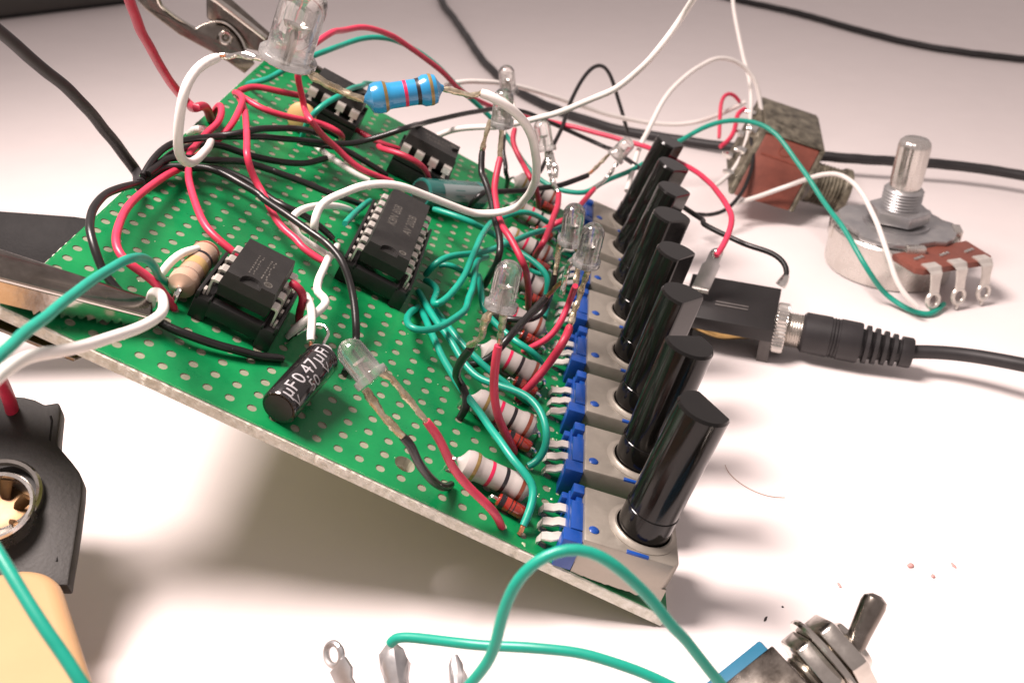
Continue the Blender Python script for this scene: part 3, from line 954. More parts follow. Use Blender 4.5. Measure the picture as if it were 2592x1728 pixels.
# ------------------------------------------------------------------ 24 mm potentiometer lying on its back on the table
def big_pot(label, M, group=None):
    root = thing('panel_potentiometer', label, 'potentiometer', M, group)
    MB().lathe([(11.2, 0.0), (11.8, 0.25), (12.0, 0.9), (12.0, 7.9), (11.7, 8.3), (4.0, 8.35)], None, 56).build('can', 'nickel', root)
    pl = MB()
    pts = []
    for k in range(40):
        a = 2 * math.pi * k / 40
        r = 11.6 if abs(math.sin(a * 2)) > 0.45 else 10.2
        pts.append((r * math.cos(a), r * math.sin(a) * 0.93, 8.4))
    pl.prism(pts, (0, 0, 1.0), 0.12)
    pl.build('front_plate', 'zinc_grey', root)
    for a in (2.6, 4.35, 0.6, 5.75):
        cl = MB()
        cl.box((10.6, -1.8, 5.4), (12.25, 1.8, 9.6), 0.2)
        M2 = Matrix.Rotation(a, 4, 'Z')
        cl.v = [tuple(M2 @ Vector(v)) for v in cl.v]
        cl.build('bent_tab', 'nickel', root)
    bd = MB()
    bd.prism([(-8.6, -10.0, 7.1), (-8.4, -16.2, 7.1), (-7.2, -17.2, 7.1), (7.8, -17.2, 7.1), (9.2, -16.0, 7.1), (9.6, -9.0, 7.1)], (0, 0, 1.25), 0.15)
    bd.build('phenolic_base', 'phenolic', root)
    for x in (-5.2, 0.6, 6.4):
        rv = MB()
        for q in range(3):
            rv.lathe([(0.42, 8.3), (0.42, 8.6), (0.2, 8.75)], Matrix.Translation((x - 0.9 + 0.9 * q, -13.4 + 0.25 * q, 0)), 10)
        rv.build('rivet', 'solder', root)
        lg = MB()
        prof = [(-15.6, 8.45), (-17.4, 8.45), (-18.2, 7.7), (-18.5, 6.0), (-18.9, 3.9)]
        vs = []; fs = []
        for (y, z), w in zip(prof, (1.5, 1.5, 1.2, 0.95, 0.95)):
            for dx, dz in ((-w, -0.2), (w, -0.2), (w, 0.2), (-w, 0.2)):
                vs.append((x + dx, y + (0 if z > 7.9 else dz), z + (dz if z > 7.9 else 0)))
        for i in range(len(prof) - 1):
            for k in range(4):
                fs.append((i * 4 + k, i * 4 + (k + 1) % 4, i * 4 + 4 + (k + 1) % 4, i * 4 + 4 + k))
        n = (len(prof) - 1) * 4
        fs += [(3, 2, 1, 0), (n, n + 1, n + 2, n + 3)]
        lg.add(vs, fs)
        # the eyelet at the end of the lug
        ring = [Vector((x + 1.25 * math.cos(a), -19.0 + 0.25 * math.sin(a), 2.7 + 1.35 * math.sin(a))) for a in [2 * math.pi * q / 20 for q in range(21)]]
        lg.tube(ring, 0.42, 8)
        lg.tube([(x, -19.1, 1.4), (x - 0.2, -19.6, 0.3)], [0.5, 0.2], 8)
        lg.build('solder_lug', 'tin', root)
    hx_ = [(5.9 * math.cos(math.radians(60 * k + 12)), 5.9 * math.sin(math.radians(60 * k + 12)), 10.3) for k in range(6)]
    MB().lathe([(6.3, 9.4), (6.3, 9.9), (3, 9.9)], None, 36).build('washer', 'zinc_grey', root)
    MB().prism(hx_, (0, 0, 2.4), 0.35).build('hex_nut', 'zinc_grey', root)
    th = [(3.2, 12.0)]
    z = 12.6
    while z < 16.3:
        th += [(3.75, z), (3.45, z + 0.3)]
        z += 0.6
    th += [(3.4, 16.6), (3.0, 16.75)]
    MB().lathe(th, None, 36).build('threaded_bushing', 'zinc_grey', root)
    sh = MB()
    n = 72
    vs = []; fs = []
    lv = [(2.75, 16.2, 0), (2.9, 17.6, 0), (3.0, 18.2, 1), (3.0, 24.8, 1), (2.85, 25.6, 0.6), (2.3, 26.2, 0)]
    for r, z, g in lv:
        for k in range(n):
            a = 2 * math.pi * k / n
            rr = r - g * 0.16 * (0.5 + 0.5 * math.cos(a * 18))
            vs.append((rr * math.cos(a), rr * math.sin(a), z))
    for i in range(len(lv) - 1):
        for k in range(n):
            k2 = (k + 1) % n
            fs.append((i * n + k, i * n + k2, (i + 1) * n + k2, (i + 1) * n + k))
    fs.append(tuple((len(lv) - 1) * n + k for k in range(n)))
    sh.add(vs, fs)
    sh.build('knurled_shaft', 'nickel', root, sharp=60)
    return root
big_pot('grey metal potentiometer with knurled shaft standing upright on the white table', Matrix.Translation((105.0, 100.8, 0.0)) @ Matrix.Rotation(math.radians(25), 4, 'Z'))

# ------------------------------------------------------------------ audio jack, its plug and cord
ja = Vector((0.972, -0.235, 0)).normalized(); jb = Vector((-ja.y, ja.x, 0))
JM = Matrix((( ja.x, jb.x, 0, 76.9), (ja.y, jb.y, 0, 63.4), (0, 0, 1, 4.6), (0, 0, 0, 1))) @ Matrix.Rotation(math.radians(15), 4, 'X')
jack = thing('jack_socket', 'black jack socket with two solder lugs lying on the table', 'jack socket', JM)
j = MB()
j.box((-15.0, -5.3, 1.3), (0, 5.3, 4.0), 0.15)
j.box((-14.9, 3.2, -3.9), (-0.1, 5.2, 1.6), 0.1)
j.build('housing', 'jack_plastic', jack)
q = MB(); q.box((-1.9, -5.28, -4.2), (0.0, 5.28, 1.5), 0.12); q.build('front_wall', 'jack_edge', jack)
q = MB(); q.box((-15.0, -5.28, -3.6), (-13.2, 5.28, 1.5), 0.12); q.build('rear_wall', 'jack_plastic', jack)
for y0 in (-1.6, -0.9):
    q = MB(); q.box((-10.0, y0, 4.0), (-4.6, y0 + 0.28, 4.12), 0.03); q.build('moulded_rib', 'jack_edge', jack)
q = MB(); q.tube(spline([(-13, -3.6, 0.3), (-10.5, -4.2, 0.2), (-8, -4.0, -0.5), (-5, -3.3, -0.3), (-2.2, -3.0, 0.2)], 0.4), 0.75, 8, flat=0.35); q.build('spring_contact', 'brass', jack)
q = MB(); q.tube(spline([(-13, -1.6, -1.4), (-9, -2.0, -1.8), (-5, -1.2, -1.2), (-2.2, -0.6, -0.9)], 0.4), 0.75, 8, flat=0.35); q.build('spring_contact', 'tin', jack)
nt_ = []
q = MB()
n = 40
vs = []; fs = []
for z in (0.05, 0.35, 1.75, 2.0):
    for k in range(n * 2):
        a = 2 * math.pi * k / (n * 2)
        r = (4.05 if z in (0.05, 2.0) else (4.25 if k % 2 else 4.0))
        vs.append((z, r * math.cos(a), r * math.sin(a)))
m = n * 2
for i in range(3):
    for k in range(m):
        fs.append((i * m + k, i * m + (k + 1) % m, (i + 1) * m + (k + 1) % m, (i + 1) * m + k))
fs.append(tuple(range(m))); fs.append(tuple(3 * m + k for k in range(m))[::-1])
q.add(vs, fs); q.build('knurled_nut', 'nickel', jack, smooth=False)
pr = [(2.6, 1.8)]
z = 2.0
while z < 4.8:
    pr += [(3.0, z + 0.15), (2.72, z + 0.35)]
    z += 0.4
pr += [(2.6, 5.2), (1.0, 5.2)]
MB().lathe(pr, AX, 28).build('threaded_bushing', 'nickel', jack)
# upright solder lug with an eyelet, and the second lug at the back corner
l = [(63.99,64.36,10.2),(65.61,64.36,16.5)]
la_, lb_ = Vector(l[0]), Vector(l[1])
uz = (lb_ - la_).normalized(); ux = ja
wd = 1.45
q = MB()
pts = [la_ - ux * wd, la_ + ux * wd, la_ + uz * 4.6 + ux * wd, la_ + uz * 5.0 + ux * 1.1]
top_c = lb_ + uz * 0.2
for k in range(9):
    a = math.pi * k / 8
    pts.append(top_c + ux * 1.1 * math.cos(a) + uz * 1.1 * math.sin(a))
pts += [la_ + uz * 5.0 - ux * 1.1, la_ + uz * 4.6 - ux * wd]
nrm = ux.cross(uz).normalized()
q.prism(pts, nrm * -0.35, 0.06)
q.build('solder_lug', 'zinc_grey', jack, world=True)
q = MB(); q.tube([la_ - ux * 1.4 + Vector((0, 0, -0.2)), la_ + ux * 1.4 + Vector((0, 0, -0.2))], 0.55, 12); q.build('lug_bend', 'nickel', jack, world=True)
q = MB(); q.lathe([(0.55, 0.0), (0.75, 0.02), (0.6, 0.14), (0.3, 0.1)], axis_frame(top_c + nrm * 0.05, top_c + nrm), 18); q.build('eyelet', 'solder', jack, world=True)
q = MB(); q.tube([(77.93,69.23,9.5),(78.47,69.4,10.6),(78.74,69.84,11.2)], [0.9, 0.75, 0.6], 10, lump=0.3); q.build('solder_lug', 'solder', jack, world=True)

pa = Vector((81.4, 62.1, 4.75)); pd = Vector((0.976, -0.215, -0.03)).normalized()
plug = thing('audio_plug', 'black moulded plug with ribbed strain relief pushed into the jack socket', 'plug', axis_frame(pa, pa + pd))
prof = [(1.5, -0.4), (2.9, -0.3), (3.35, 0.15), (3.4, 4.2), (3.22, 4.3), (3.22, 4.6), (3.38, 4.7), (3.22, 4.8), (3.22, 5.1), (3.38, 5.2), (3.22, 5.3), (3.22, 5.6), (3.38, 5.7), (3.35, 8.8), (3.25, 9.1), (2.5, 9.2)]
z = 9.7; r = 3.15
for k in range(4):
    prof += [(r - 0.75, z), (r, z + 0.12), (r, z + 0.75), (r - 0.75, z + 0.9)]
    z += 1.42; r -= 0.17
prof += [(1.9, z), (2.5, z + 0.1), (2.5, z + 1.7), (2.3, z + 1.95), (1.0, z + 2.0)]
MB().lathe(prof, None, 40).build('moulded_body', 'black_rubber', plug, sharp=40)
MB().lathe([(1.7, -1.6), (1.75, -0.2)], None, 24).build('metal_barrel', 'nickel', plug)
cord_pts = [pa + pd * 16.0] + [Vector(p) for p in [(99.72,58.73,4.6),(103.17,58.17,5),(107.16,56.72,5.6),(110.86,54.67,6.2),(114.75,52.25,6.8),(120.17,50.55,7)]]
MB().tube(smooth_pts(spline(cord_pts, 1.0), 3), 1.12, 14).build('cord', 'black_rubber', plug, world=True)

# ------------------------------------------------------------------ red-brown switch lying on its side
f = [Vector(p) for p in [(82.61,128.82,16.31),(94.43,127.74,13.38),(87.68,116.67,3.87),(75.83,117.47,6.33),(83.24,143.24,19.17)]]
sw = thing('toggle_switch', 'red-brown switch lying on its side with wires soldered to its end', 'switch', Matrix.Translation((f[3] + f[2]) / 2))
tv = f[4] - f[0]
q = MB(); q.prism([f[0], f[1], f[2], f[3]], tv * 0.98, 0.3); q.build('phenolic_body', 'phenolic', sw, world=True)
ex = (f[1] - f[0]).normalized(); ey = (f[3] - f[0]).normalized(); ez = ex.cross(ey).normalized()
if ez.dot(tv) > 0: ez = -ez
q = MB(); c = f[0] - ey * 0.35 - ez * -0.2
q.prism([c - ex * 0.4, c + (f[1] - f[0]) + ex * 0.5, c + (f[1] - f[0]) + ex * 0.5 + tv * 1.03, c - ex * 0.4 + tv * 1.03], -ey * 0.5, 0.12); q.build('metal_frame', 'old_metal', sw, world=True)
c = f[1] + ex * 0.15
q = MB(); q.prism([c - ey * 0.6, c - ey * 0.6 + tv * 1.03, c + tv * 1.03 + (f[2] - f[1]), c + (f[2] - f[1])], ex * 0.9, 0.15); q.build('metal_frame', 'old_metal', sw, world=True)
c = f[0] + ex * 0.0
q = MB(); q.prism([c - ey * 0.3, c + tv - ey * 0.3, c + tv + (f[3] - f[0]), c + (f[3] - f[0])], -ex * 1.2, 0.2); q.build('terminal_plate', 'old_metal', sw, world=True)
q = MB(); q.prism([f[0].lerp(f[1], 0.08) + ey * 4.6 + ez * 0.05, f[0].lerp(f[1], 0.92) + ey * 4.6 + ez * 0.05, f[0].lerp(f[1], 0.92) + ey * 5.1 + ez * 0.05, f[0].lerp(f[1], 0.08) + ey * 5.1 + ez * 0.05], ez * 0.12); q.build('moulded_line', 'phenolic_dark', sw, world=True)
q = MB()
pts = [f[0].lerp(f[1], 0.45) + ey * 2.6 + ez * 0.06 + (ex * math.cos(a) + ey * math.sin(a)) * 1.3 for a in [2 * math.pi * k / 20 for k in range(21)]]
q.tube(pts, 0.13, 6); q.build('moulded_ring', 'phenolic_dark', sw, world=True)
for k in range(6):
    c = f[0] - ex * 1.2 + tv * (0.25 + 0.5 * (k % 2)) + (f[3] - f[0]) * (0.12 + 0.36 * (k // 2))
    q = MB(); q.tube([c, c - ex * 1.2 + Vector((0, 0, 0.2)), c - ex * 2.3], [0.9, 0.75, 0.35], 10, lump=0.4); q.build('solder_lug', 'solder', sw, world=True)
a_ = Vector([(92.91,127.4,6.94)][0]); b_ = a_ + ex * 9.5 + tv.normalized() * 0.5
Mx = axis_frame(a_, b_)
pr = [(4.6, 0.0), (4.6, 1.0)]
z = 1.1
while z < 7.0:
    pr += [(4.1, z), (4.5, z + 0.35), (4.1, z + 0.7)]
    z += 0.8
pr += [(4.8, 7.0), (5.0, 7.3), (5.0, 8.4), (4.6, 8.6), (2.0, 8.6)]
q = MB(); q.lathe(pr, Mx, 30); q.build('threaded_bushing', 'old_metal', sw, world=True)
q = MB(); q.lathe([(1.3, 8.2), (1.2, 12.0), (1.5, 16.0), (1.2, 17.4), (0.5, 17.8)], axis_frame(a_, b_ + Vector((0, 0, -3.8))), 20); q.build('lever', 'chrome', sw, world=True)

# ------------------------------------------------------------------ chrome toggle switch at the lower right
td = Vector((0.75, 0.45, 0.48)).normalized()
ta = Vector((70.9, -13.95, 9.0)) - td * 4.0
tx = Vector((-0.514, 0.857, 0)).normalized(); ty = td.cross(tx)
tg = thing('chrome_toggle_switch', 'chrome toggle switch with blue body cut off by the bottom edge', 'switch', Matrix(((tx.x, ty.x, td.x, ta.x), (tx.y, ty.y, td.y, ta.y), (tx.z, ty.z, td.z, ta.z), (0, 0, 0, 1))))
q = MB(); q.box((-5.0, -3.3, -14.0), (4.9, 3.3, -0.5), 0.3); q.build('blue_body', 'toggle_blue', tg)
q = MB(); q.box((-5.2, -3.6, -9.0), (3.4, 3.6, 0.0), 0.2); q.build('metal_frame', 'dark_chrome', tg)
pr = [(2.6, 0.2)]
z = 0.4
while z < 6.4:
    pr += [(2.95, z + 0.15), (2.7, z + 0.35)]
    z += 0.4
pr += [(2.5, 6.8), (1.3, 6.9)]
MB().lathe(pr, None, 30).build('threaded_bushing', 'chrome', tg)
for z0, r0, nm in ((1.1, 4.6, 'hex_nut'), (4.0, 4.5, 'hex_nut')):
    hx_ = [(r0 * math.cos(math.radians(60 * k + 20)), r0 * math.sin(math.radians(60 * k + 20)), z0) for k in range(6)]
    q = MB(); q.prism(hx_, (0, 0, 1.9), 0.3); q.build(nm, 'chrome', tg)
MB().lathe([(5.2, 3.0), (5.3, 3.3), (5.2, 3.6), (3.0, 3.7)], None, 36).build('washer', 'chrome', tg)
lv = [Vector(p) for p in [(72.21,-14.58,11),(72.94,-13.43,12.6),(73.99,-12,15),(74.36,-11.42,15.8)]]
q = MB(); q.tube([lv[0], lv[1], lv[2], lv[2].lerp(lv[3], 0.6), lv[3]], [1.0, 1.1, 1.28, 1.15, 0.5], 18); q.build('lever', 'dark_chrome', tg, world=True)

# ------------------------------------------------------------------ lugs sticking up at the bottom edge
lug = [Vector(p) for p in [(20.89,-16.47,6.5),(23.14,-19.23,5.5),(27.06,-16.84,7),(28.05,-19.63,5.5),(33.45,-17.24,6.5),(33.91,-18.99,5.5)]]
lr = thing('lug_terminals', 'three flat solder lugs poking up from the bottom edge of the picture', 'terminals', Matrix.Translation((lug[3].x, lug[3].y, 0)))
for k, (w, m) in enumerate(((1.25, 'zinc_grey'), (1.5, 'zinc_grey'), (0.9, 'zinc_grey'))):
    c, d = lug[2 * k], lug[2 * k + 1]
    u = (c - d).normalized()
    sd = u.cross(Vector((0.25, -0.96, 0.05))).normalized()
    nn = sd.cross(u).normalized()
    q = MB()
    if k == 0:
        ring = [c + (sd * math.cos(a) * 1.0 + u * math.sin(a) * 1.15) for a in [2 * math.pi * i / 22 for i in range(23)]]
        q.tube(ring, 0.36, 8)
        q.prism([c - u * 1.2 - sd * 1.2, c - u * 1.2 + sd * 1.2, c - u * 2.6 + sd * 1.3, c - u * 3.4 + sd * 0.7, c - u * 7 + sd * 0.7, c - u * 7 - sd * 0.7, c - u * 3.4 - sd * 0.7, c - u * 2.6 - sd * 1.3], nn * 0.4, 0.05)
    else:
        q.tube([c + u * 1.6, c + u * 0.6, c - u * 0.6, c - u * 2.0, d - u * 2], [0.3 * w, 0.85 * w, w, 0.8 * w, 0.75 * w], 14, lump=0.45)
    q.build('solder_lug', m, lr, world=True)
q = MB(); q.box((lug[1].x - 3, lug[3].y - 9, 0.0), (lug[5].x + 5, lug[3].y - 3.5, 4.2), 0.4); q.build('terminal_base', 'phenolic', lr, world=True)

# ------------------------------------------------------------------ battery snap and cream block at the lower left
sp = [Vector(p) for p in [(-25.13,4.14,20.61),(-20.42,4.86,20.23),(-19.11,4.91,20.2),(-17.8,4.77,20.03),(-16.51,4.34,19.77),(-15.05,4.75,19.94),(-14.6,4.07,19.54),(-13.96,1.57,18.16),(-13.51,0.12,17.41),(-11.31,-1.52,16.58),(-10.05,-2.56,16.07),(-9.37,-3.45,15.66),(-8.82,-5.22,14.95),(-8.1,-8.3,13.57),(-7.53,-10.85,12.52),(-7.01,-13.36,11.53),(-6.69,-14.63,11.11),(-16.74,-15.39,10.71)]]
sn = thing('battery_snap', 'black vinyl battery snap with a shiny metal ring, at the left edge', 'battery snap', Matrix.Translation((sp[-1] + sp[-2]) / 2))
cn = (sp[12] - sp[4]).cross(sp[0] - sp[4]).normalized()
camv = Vector((41.3, -89.4, 86.8))
if cn.dot(camv - sp[4]) < 0: cn = -cn
q = MB(); q.prism(sp, -cn * 2.4, 0.25); q.build('vinyl_cover', 'vinyl', sn, world=True)
seam = [p_.lerp(Vector([(-16.78,-3.17,15.22)][0]), 0.2) + cn * 0.02 for p_ in sp[5:17]]
MB().tube(seam, 0.16, 8).build('seam', 'black_paint', sn, world=True)
rc = Vector([(-16.85,-7.28,15.13)][0]) + cn * 0.3
q = MB()
q.lathe([(4.6, -0.3), (4.6, 0.6), (4.35, 0.95), (4.0, 0.8), (3.9, 0.3)], axis_frame(rc, rc + cn), 40, caps=False); q.build('snap_ring', 'chrome', sn, world=True)
rc2 = Vector([(-16.01,-9.25,15.44)][0])
q = MB()
q.lathe([(3.75, -2.0), (3.8, 0.6), (4.05, 1.0), (3.9, 1.25), (3.55, 1.1), (3.4, 0.2), (3.2, -1.0)], axis_frame(rc2, rc2 + cn), 40, caps=False); q.build('snap_socket', 'nickel', sn, world=True)
q = MB(); q.lathe([(3.3, -1.0), (3.2, -0.95), (1.0, -0.9)], axis_frame(rc2, rc2 + cn), 30); q.build('socket_floor', 'snap_brown', sn, world=True)
for k in range(6):
    a = 2 * math.pi * k / 6 + 0.3
    fr = axis_frame(rc2, rc2 + cn)
    q = MB(); q.tube([fr @ Vector((3.3 * math.cos(a), 3.3 * math.sin(a), 0.6)), fr @ Vector((2.2 * math.cos(a), 2.2 * math.sin(a), -0.4)), fr @ Vector((1.8 * math.cos(a), 1.8 * math.sin(a), -1.2))], [0.7, 0.6, 0.5], 8, flat=0.4); q.build('spring_finger', 'snap_brown', sn, world=True)
MB().tube(smooth_pts(spline([(-16.67,-3.5,32.61),(-17.56,-1.5,28.16),(-18.54,0.79,24.21),(-19.54,2.79,20.76),(-20.04,3.62,18.85),(-20.07,3.24,16.6)], 0.6), 2), 0.74, 14).build('red_lead', 'dark_red_pvc', sn, world=True)

e0 = Vector((-8.75, -12.78, 0)); e1 = Vector((2.1, -28.0, 0))
ud = (e1 - e0).normalized(); vd = Vector((ud.y, -ud.x, 0))
if vd.x > 0: vd = -vd
top_z = 13.6
bm_ = bmesh.new()
bmesh.ops.create_cube(bm_, size=1.0)
for v in bm_.verts:
    v.co = Vector(((v.co.x + 0.5) * 50, (v.co.y + 0.5) * 26, (v.co.z + 0.5) * top_z))
bmesh.ops.bevel(bm_, geom=[e_ for e_ in bm_.edges if abs(e_.verts[0].co.z - e_.verts[1].co.z) > 1], offset=5.0, segments=10, profile=0.5, affect='EDGES')
bmesh.ops.bevel(bm_, geom=[e_ for e_ in bm_.edges if min(v.co.z for v in e_.verts) > top_z - 0.01], offset=1.6, segments=5, profile=0.5, affect='EDGES')
Mb = Matrix(((ud.x, vd.x, 0, e0.x), (ud.y, vd.y, 0, e0.y), (0, 0, 1, 0), (0, 0, 0, 1)))
blk = MB(); blk.from_bm(bm_, Mb)
if Mb.determinant() < 0:
    blk.f = [f_[::-1] for f_ in blk.f]
o = blk.build('plastic_block', 'cream', loc=tuple(e0 + ud * 25 + vd * 13), sharp=60)
tag(o, 'cream coloured block with rounded corner filling the lower left corner', 'block')

# ------------------------------------------------------------------ alligator clips holding the board
def plate(root, name, s_pts, thick, m, bev=0.25):
    pts = [Vector(p) for p in s_pts]
    n = Vector((0, 0, 0))
    for i in range(len(pts)):
        n += (pts[i] - pts[0]).cross(pts[(i + 1) % len(pts)] - pts[0])
    n.normalize()
    if n.dot(camv - pts[0]) > 0: n = -n
    q = MB(); q.prism(pts, n * thick, bev)
    return q.build(name, m, root, world=True)
cl = thing('alligator_clip', 'shiny metal alligator clip gripping the back left corner of the board', 'clip', Matrix.Translation([(-17.87,90.31,34.86)][0]), 'alligator clips holding the board')
plate(cl, 'upper_jaw', [(-23.72,90.66,47.97),(-24.01,90.16,43.15),(-23.25,90.52,42.7),(-21.73,91.11,42.59),(-20.14,91.35,41.86),(-18.63,91.12,40.31),(-17.59,90.65,38.23),(-15.76,90.98,37.82),(-7.35,94.66,33.43),(-0.69,98.22,28.99),(0.01,98.69,29.73),(-6.59,95.53,34.87),(-14.01,92.84,40.88),(-19.93,91.28,46.71),(-21.63,90.82,48.06)], 3.2, 'dark_chrome', 0.3)
e = [(-22.62,89.66,47.16),(-19.77,90.2,44.83),(-16.72,91.1,42.11),(-14.32,91.65,40.04)]
MB().tube(e, [0.62, 0.66, 0.66, 0.55], 12).build('rolled_edge', 'chrome', cl, world=True)
plate(cl, 'lower_jaw', [(-30.7,85.21,49.19),(-30.7,86.43,46.11),(-29.31,87.48,44.2),(-26.13,89.12,41.54),(-25.21,89.78,42.2),(-23.78,90.41,42.77),(-22.16,90.76,42.82),(-20.56,90.95,42.2),(-19.19,90.82,41.05),(-18.1,90.55,39.49),(-17.5,90.24,37.91),(-16.19,90.37,35.81),(-17.93,89.33,34.18),(-20.27,88.99,36),(-23.04,88.34,37.92),(-28.06,86.51,41.21),(-32.68,84.83,45.52),(-33.6,84.42,47.08),(-34.53,84.4,49.13)], 0.8, 'dark_chrome', 0.2)
e = [(-30.32,84.75,49.16),(-30.37,85.87,46.3),(-29.08,86.92,44.4),(-25.98,88.52,41.69)]
MB().tube(spline(e, 0.4), 0.4, 10).build('rolled_edge', 'chrome', cl, world=True)
e = [(-22.51,90.08,42.87),(-20.9,90.35,42.6),(-19.29,90.31,41.38),(-18.13,90.08,39.89),(-17.47,89.78,38.31)]
MB().tube(spline(e, 0.4), 0.28, 10).build('rolled_edge', 'chrome', cl, world=True)
rv = [(-20.75,89.19,40.37)][0]
MB().lathe([(1.2, -0.4), (1.25, 0.2), (1.0, 0.55), (0.7, 0.5), (0.45, 0.1), (0.3, -0.4)], axis_frame(Vector(rv), Vector(rv) + (camv - Vector(rv)).normalized()), 28).build('pivot_rivet', 'chrome', cl, world=True)

# the clip at the left: a folded jaw lying along the board with its teeth on the green mask
cl2 = thing('alligator_clip', 'chrome alligator clip gripping the front left of the board', 'clip', Matrix.Translation([(-9.62,2.64,35.87)][0]), 'alligator clips holding the board')
r0, r1 = [Vector(p) for p in [(-16.64,-3.84,42.88),(-2.8,5.36,32.98)]]
dx = (r1 - r0).normalized(); bn = (BM.to_3x3() @ Vector((0, 0, 1))).normalized()
dy = bn.cross(dx).normalized(); bn2 = dx.cross(dy).normalized()
L = (r1 - r0).length
def jaw_pt(u, v, w):
    return r0 + dx * u + dy * v + bn2 * w
n = 40; m_ = 10
vs = []; fs = []
def width_at(f_):
    return 2.35 * (1 - 0.42 * f_)
for i in range(n + 1):
    f_ = i / n
    w_ = width_at(f_)
    for k in range(m_ + 1):
        a = math.pi * (0.04 + 0.92 * k / m_)
        vs.append(jaw_pt(L * f_, -w_ * math.cos(a), 0.55 * math.sin(a) - 0.55))
for i in range(n):
    for k in range(m_):
        a = i * (m_ + 1) + k
        fs.append((a, a + 1, a + m_ + 2, a + m_ + 1))
q = MB(); q.add(vs, fs); jt = q.build('jaw_top', 'dark_chrome', cl2, world=True)
sol = jt.modifiers.new('thickness', 'SOLIDIFY'); sol.thickness = 0.04; sol.offset = -1
for s_ in (-1, 1):
    pts_t = []; pts_b = []
    for i in range(61):
        f_ = i / 60
        p = jaw_pt(L * f_, s_ * width_at(f_), -0.5)
        loc = BM.inverted() @ p
        tooth = 0.35 + 0.9 * abs(((f_ * 22) % 1) - 0.5) * 2 if f_ > 0.42 else max(0.9, loc.z - 2.6)
        pts_t.append(p)
        b_ = p - bn2 * max(0.4, loc.z - tooth)
        pts_b.append(b_)
    vs = pts_t + pts_b; nn = len(pts_t)
    q = MB(); q.add(vs, [(i, i + 1, nn + i + 1, nn + i) for i in range(nn - 1)])
    jo = q.build('jaw_side', 'chrome', cl2, world=True, smooth=False)
    sol = jo.modifiers.new('thickness', 'SOLIDIFY'); sol.thickness = 0.045; sol.offset = 0
    MB().tube([p - dy * s_ * 0.02 + bn2 * 0.05 for p in pts_t], 0.3, 10).build('folded_rim', 'chrome', cl2, world=True)
plate(cl2, 'lower_jaw', [bp(-40, -3.2, -3.4), bp(-8, -2.2, -2.2), bp(-6.5, 1.8, -2.2), bp(-8, 4.5, -2.2), bp(-40, 6.0, -3.4)], 0.5, 'dark_chrome', 0.1)

arm = thing('stand_arm', 'flat black metal arm of the stand behind the board\'s left edge', 'stand', Matrix.Translation([(-34.64,42.8,22.3)][0]))
plate(arm, 'arm_bar', [(-51.38,43.7,25.38),(-31.37,46.31,24.06),(-21.42,47.21,22.71),(-19.64,40.74,17.39),(-48.17,34.99,18.05)], 2.5, 'black_paint', 0.3)

# ------------------------------------------------------------------ dark slab in the far corner, cables on the table
lp = [Vector(p) for p in [(-195.24,202.29,0),(-119.52,284.01,0)]]
u = (lp[1] - lp[0]).normalized(); w = Vector((-u.y, u.x, 0))
if w.y < 0: w = -w
lap = MB()
lap.prism([lp[0] + Vector((0, 0, 1.2)), lp[1] + Vector((0, 0, 1.2)), lp[1] + w * 230 + Vector((0, 0, 1.2)), lp[0] + w * 230 + Vector((0, 0, 1.2))], (0, 0, 16.0), 2.0)
lr_ = thing('laptop_base', 'dark grey flat device at the far left corner of the table', 'laptop', Matrix.Translation((lp[0] + lp[1]) / 2))
lap.build('shell', 'laptop_grey', lr_, world=True)
q = MB(); q.prism([lp[0] + w * 3, lp[1] + w * 3 - u * 3, lp[1] + w * 226 - u * 3, lp[0] + w * 226], (0, 0, 1.6), 0.2); q.build('rubber_base', 'black_rubber', lr_, world=True)

def wire(name, label, pts, r, m, cat='wire', step=0.7, sm=2, group=None, tips=()):
    sp_ = smooth_pts(spline(pts, step), sm)
    if sm:
        nz = random.uniform(0, 50)
        sp_ = [sp_[0]] + [p + Vector((mnoise.noise(p * 0.22 + Vector((nz, 0, 0))), mnoise.noise(p * 0.22 + Vector((0, nz, 0))), mnoise.noise(p * 0.22 + Vector((0, 0, nz))))) * (r * 0.18) for p in sp_[1:-1]] + [sp_[-1]]
    n = len(sp_)
    rr = [r * (1 + 0.03 * mnoise.noise(p * 0.5)) for p in sp_]
    if n > 4:
        rr[0] *= 0.9; rr[-1] *= 0.9
    base = min((sp_[0], sp_[-1]), key=lambda v: v.z)
    if not tips:
        o_ = MB().tube(sp_, rr, 14).build(name, m, loc=tuple(base))
        return tag(o_, label, cat, group)
    root = thing(name, label, cat, Matrix.Translation(base), group)
    MB().tube(sp_, rr, 14).build('insulation', m, root, world=True)
    for tp, tr_, tm in tips:
        MB().tube(spline(tp, 0.3), tr_, 9, lump=0.3).build('bare_tip', tm, root, world=True)
    return root
CAB = 'black cables lying on the table'
wire('black_cable', 'thick black cable curving from the top edge behind the LEDs to the right edge', [(-15.79,329.41,1.3),(-11.33,306.49,1.3),(-4.16,284.22,1.3),(4.38,254.5,1.3),(10.7,232.79,1.3),(17,215.88,1.3),(25.14,198.82,1.3),(36.82,184.22,1.3),(48.63,174.09,1.3),(59.81,168.04,1.3),(69.04,166.33,1.4),(73.21,163.53,1.6),(79.48,161.37,2),(92.31,153.33,4),(106.23,149.36,5),(117.21,149.79,5),(125.61,149.45,5),(135.61,149.03,5),(143.18,146.55,5),(148.83,143.81,5)], 1.2, 'black_rubber', 'cable', 2.0, 3, CAB)
wire('black_cable', 'black cable running along the table to the right edge at the top', [(88.43,363.01,1.25),(100.67,347.45,1.25),(124.68,326.59,1.25),(146.1,298.24,1.25),(162.59,282.6,1.25),(175.79,276.96,1.25),(196.15,272.45,1.25)], 1.2, 'black_rubber', 'cable', 3.0, 3, CAB)

